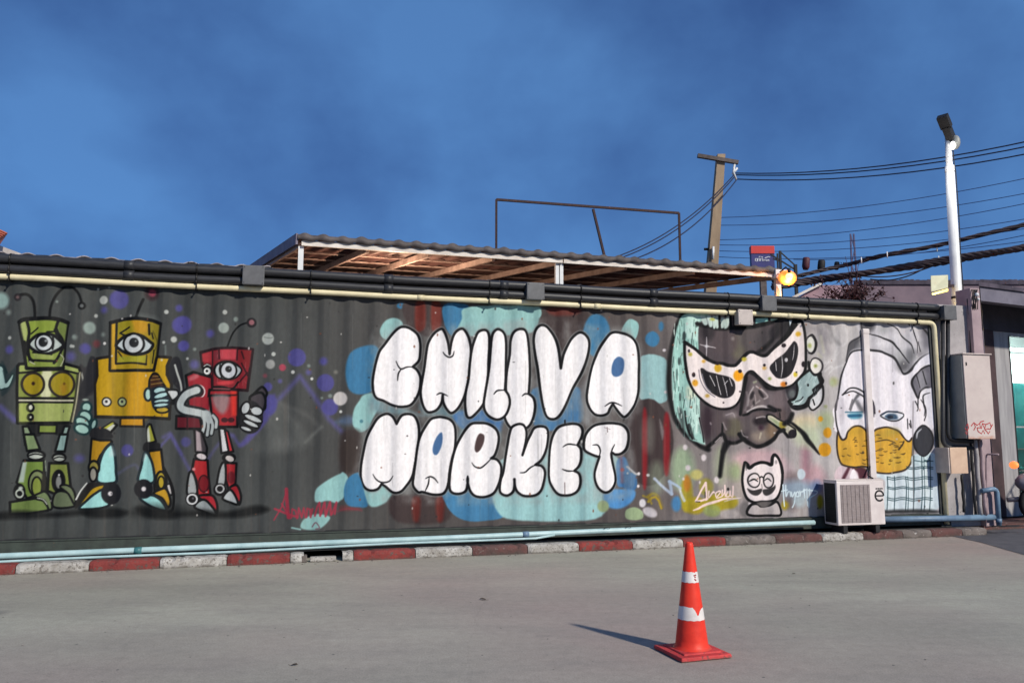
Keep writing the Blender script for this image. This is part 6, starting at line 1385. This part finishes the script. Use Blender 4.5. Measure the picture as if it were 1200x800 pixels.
# ------------------------------------------------------------------ buildings beyond
b1 = empty('rear_building', at_depth(1080,400,17.5), 'low pink plaster building with stained parapet behind the container at right', 'building'); b1.location.z = 0
xa = at_depth(1008,330,17.5).x; xb = at_depth(1400,330,17.5).x; zt = at_depth(1100,327.5,17.5).z; zm_ = at_depth(1100,333.5,17.5).z
g = MB(); g.box(xa, xb, 17.5, 24, 0, zm_, 0); g.build('wall', M['pinkplaster'], b1)
vs=[]; n=120; rr_=np.random.RandomState(4); g = MB()
for k in range(n):
    x_ = xa+(xb-xa)*k/n; g.box(x_, xa+(xb-xa)*(k+1)/n, 17.46, 17.7, zm_+.001, zt-.02*rr_.rand(), 0)
g.build('parapet', M['stain'], b1)
b2 = empty('side_shed', at_depth(960,400,16.8), 'small pale pink shed with sloping roof between orange lamp and bare bush', 'shed'); b2.location.z = 0
q = lambda x,y,Y_=16.8: at_depth(x,y,Y_)
pA, pB, pC = q(930,352), q(961,334), q(1012,334)
g = MB(); P4=[Vector((pA.x,16.8,0)),Vector((pC.x,16.8,0)),Vector((pC.x,17.4,0)),Vector((pA.x,17.4,0))]
vs=[Vector((pA.x,16.8,0)),Vector((pC.x,16.8,0)),Vector((pC.x,16.8,pC.z)),Vector((pB.x,16.8,pB.z)),Vector((pA.x,16.8,pA.z))]; vs += [v+Vector((0,.62,0)) for v in vs]
g.add(vs,[(0,1,2,3,4),(9,8,7,6,5),(0,5,6,1),(1,6,7,2),(2,7,8,3),(3,8,9,4),(4,9,5,0)]); g.build('wall', mat('pale_pink_plaster', L(168,138,146), L(144,118,128), 1.6, .9), b2)
g = MB(); g.beam(Vector((pA.x-.1,16.75,pA.z+.02)), Vector((pB.x,16.75,pB.z+.02)), .12, .05); g.build('roof_edge', M['wfascia'], b2)
# roof corner just entering at the far left
Yr = 15; t = empty('tiled_roof_house', at_depth(-60,400,Yr), 'corner of an orange tiled roof entering at the left edge', 'house'); t.location.z = 0
q = lambda x,y,Y_=Yr: at_depth(x,y,Y_)
a,b,c,d = q(-60,240), q(9,273.5), q(-3,281), q(-66,268); g = MB(); sh = Vector((-1.2,1.6,.15))
g.add([a,b,c,d,a+sh,b+sh,c+sh,d+sh],[(0,1,2,3),(7,6,5,4),(0,4,5,1),(1,5,6,2),(2,6,7,3),(3,7,4,0)]); 
for k in range(5): g.beam(a.lerp(b,.02)+Vector((0,-.02,-.04-.05*k)), b.lerp(c,.2*k)+Vector((0,-.02,0)), .02, .02)
g.build('roof', M['tiles'], t); g = MB(); g.box(q(-70,300).x, q(-14,300).x, Yr+.3, Yr+4, 0, q(-14,283).z); g.build('wall', M['wfascia'], t)

# bare bush behind the pipes
t = empty('bare_bush', at_depth(998,345,14.0), 'dark reddish bare bush behind the pipes left of the lamp pole', 'bush'); t.location.z = 0
rb = np.random.RandomState(17); root = Vector((at_depth(998,345,14).x, 14.0, 0)); zc = at_depth(998,333,14).z
g = MB(); lf = MB()
g.tube([root, root+Vector((.02,0,zc*.5)), root+Vector((-.03,0,zc-.45))], [.05,.04,.03], 8)
tops = root+Vector((-.03,0,zc-.45))
def rnd(s_): return Vector((rb.randn()*s_, rb.randn()*s_*.8, rb.randn()*s_))
for k in range(64):
    e = tops + Vector((rb.randn()*.26, rb.randn()*.22, .12+abs(rb.randn())*.26)); m1 = tops.lerp(e,.5)+rnd(.06)
    g.tube([tops+rnd(.03), m1, e], [.012,.008,.004], 5)
    for j in range(4):
        f = m1.lerp(e, rb.rand()); e2 = f + rnd(.11); g.tube([f, e2], [.005,.002], 4)
        for i in range(5):
            c = f.lerp(e2, rb.rand()) + rnd(.025); s_ = .018+rb.rand()*.028; n_ = rnd(1).normalized(); x_ = n_.orthogonal().normalized(); y_ = n_.cross(x_)
            lf.add([c-x_*s_, c-y_*s_*.5, c+x_*s_, c+y_*s_*.5], [(0,1,2,3)])
for k in range(3):
    pts = [tops+Vector((.1,0,.2)), tops+Vector((.30+.1*k,-.1,.12-.03*k)), tops+Vector((.52+.12*k,-.1,-.08)), tops+Vector((.70+.12*k,-.1,-.16-.03*k))]; g.tube(arc3(pts,4), .006, 4)
g.build('branches', M['twig'], t); lf.build('leaves', M['leaf'], t)

# ------------------------------------------------------------------ light
sunv = Vector((cc.x, cc.y, 0)) - on_level(672, 731); azv = Vector((sunv.x, sunv.y, 0))
elev = math.atan2(.643, azv.length); azv.normalize()
sd = Vector((azv.x*math.cos(elev), azv.y*math.cos(elev), math.sin(elev)))
sun = bpy.data.lights.new('sun', 'SUN'); sun.energy = SUN_E; sun.angle = R(2.4); sun.color = SUN_C
suno = bpy.data.objects.new('sun', sun); col.objects.link(suno); suno.rotation_euler = sd.to_track_quat('Z', 'Y').to_euler(); suno.location = (4,-6,8)
w = bpy.data.worlds.new('World'); sc.world = w; w.use_nodes = True; nt = w.node_tree; N = nt.nodes; K = nt.links; bg = N['Background']
sky = N.new('ShaderNodeTexSky'); sky.sky_type = 'NISHITA'; sky.sun_disc = False; sky.sun_elevation = elev; sky.sun_rotation = math.atan2(azv.x, azv.y)
sky.air_density = 1.0; sky.dust_density = .0; sky.ozone_density = 6.0
tc = N.new('ShaderNodeTexCoord')
mx = N.new('ShaderNodeMix'); mx.data_type='RGBA'; mx.blend_type='MULTIPLY'; mx.inputs[0].default_value=1; K.new(sky.outputs[0], mx.inputs[6]); mx.inputs[7].default_value = SKY_T
m2 = N.new('ShaderNodeMix'); m2.data_type='RGBA'; m2.inputs[0].default_value=.62; K.new(mx.outputs[2], m2.inputs[6]); m2.inputs[7].default_value = SKY_F
mp = N.new('ShaderNodeMapping'); mp.inputs['Scale'].default_value=(1.7,1.7,2.1); mp.inputs['Location'].default_value=(SKX,.2,.1); K.new(tc.outputs['Generated'], mp.inputs[0])
n1 = N.new('ShaderNodeTexNoise'); n1.inputs['Scale'].default_value=1.9; n1.inputs['Detail'].default_value=6; n1.inputs['Roughness'].default_value=.5; n1.inputs['Distortion'].default_value=.12; K.new(mp.outputs[0], n1.inputs['Vector'])
r1 = N.new('ShaderNodeValToRGB'); r1.color_ramp.elements[0].position=.34; r1.color_ramp.elements[0].color=(.66,.66,.74,1); r1.color_ramp.elements[1].position=.64; r1.color_ramp.elements[1].color=(1.38,1.36,1.24,1); K.new(n1.outputs['Fac'], r1.inputs[0])
m3 = N.new('ShaderNodeMix'); m3.data_type='RGBA'; m3.blend_type='MULTIPLY'; m3.inputs[0].default_value=1; K.new(m2.outputs[2], m3.inputs[6]); K.new(r1.outputs[0], m3.inputs[7])
K.new(m3.outputs[2], bg.inputs[0]); bg.inputs[1].default_value = SKY_S
vs_ = sc.view_settings; vs_.view_transform = 'Standard'; vs_.look = 'None'; vs_.exposure = 0; vs_.gamma = 1; vs_.use_curve_mapping = False
pl = bpy.data.lights.new('pole_lamp', 'POINT'); pl.energy = 17; pl.color = (1,.96,.9); pl.shadow_soft_size = .08; po = bpy.data.objects.new('pole_lamp_light', pl); col.objects.link(po); po.location = at_depth(1118,192,Yl-.5)
fl_ = bpy.data.lights.new('floodlight', 'POINT'); fl_.energy = 10; fl_.color = (1,.72,.35); fl_.shadow_soft_size = .08; fo = bpy.data.objects.new('floodlight_light', fl_); col.objects.link(fo); fo.location = at_depth(1101,349,Yl-.5)
sc.cycles.max_bounces = 6; sc.cycles.use_denoising = True
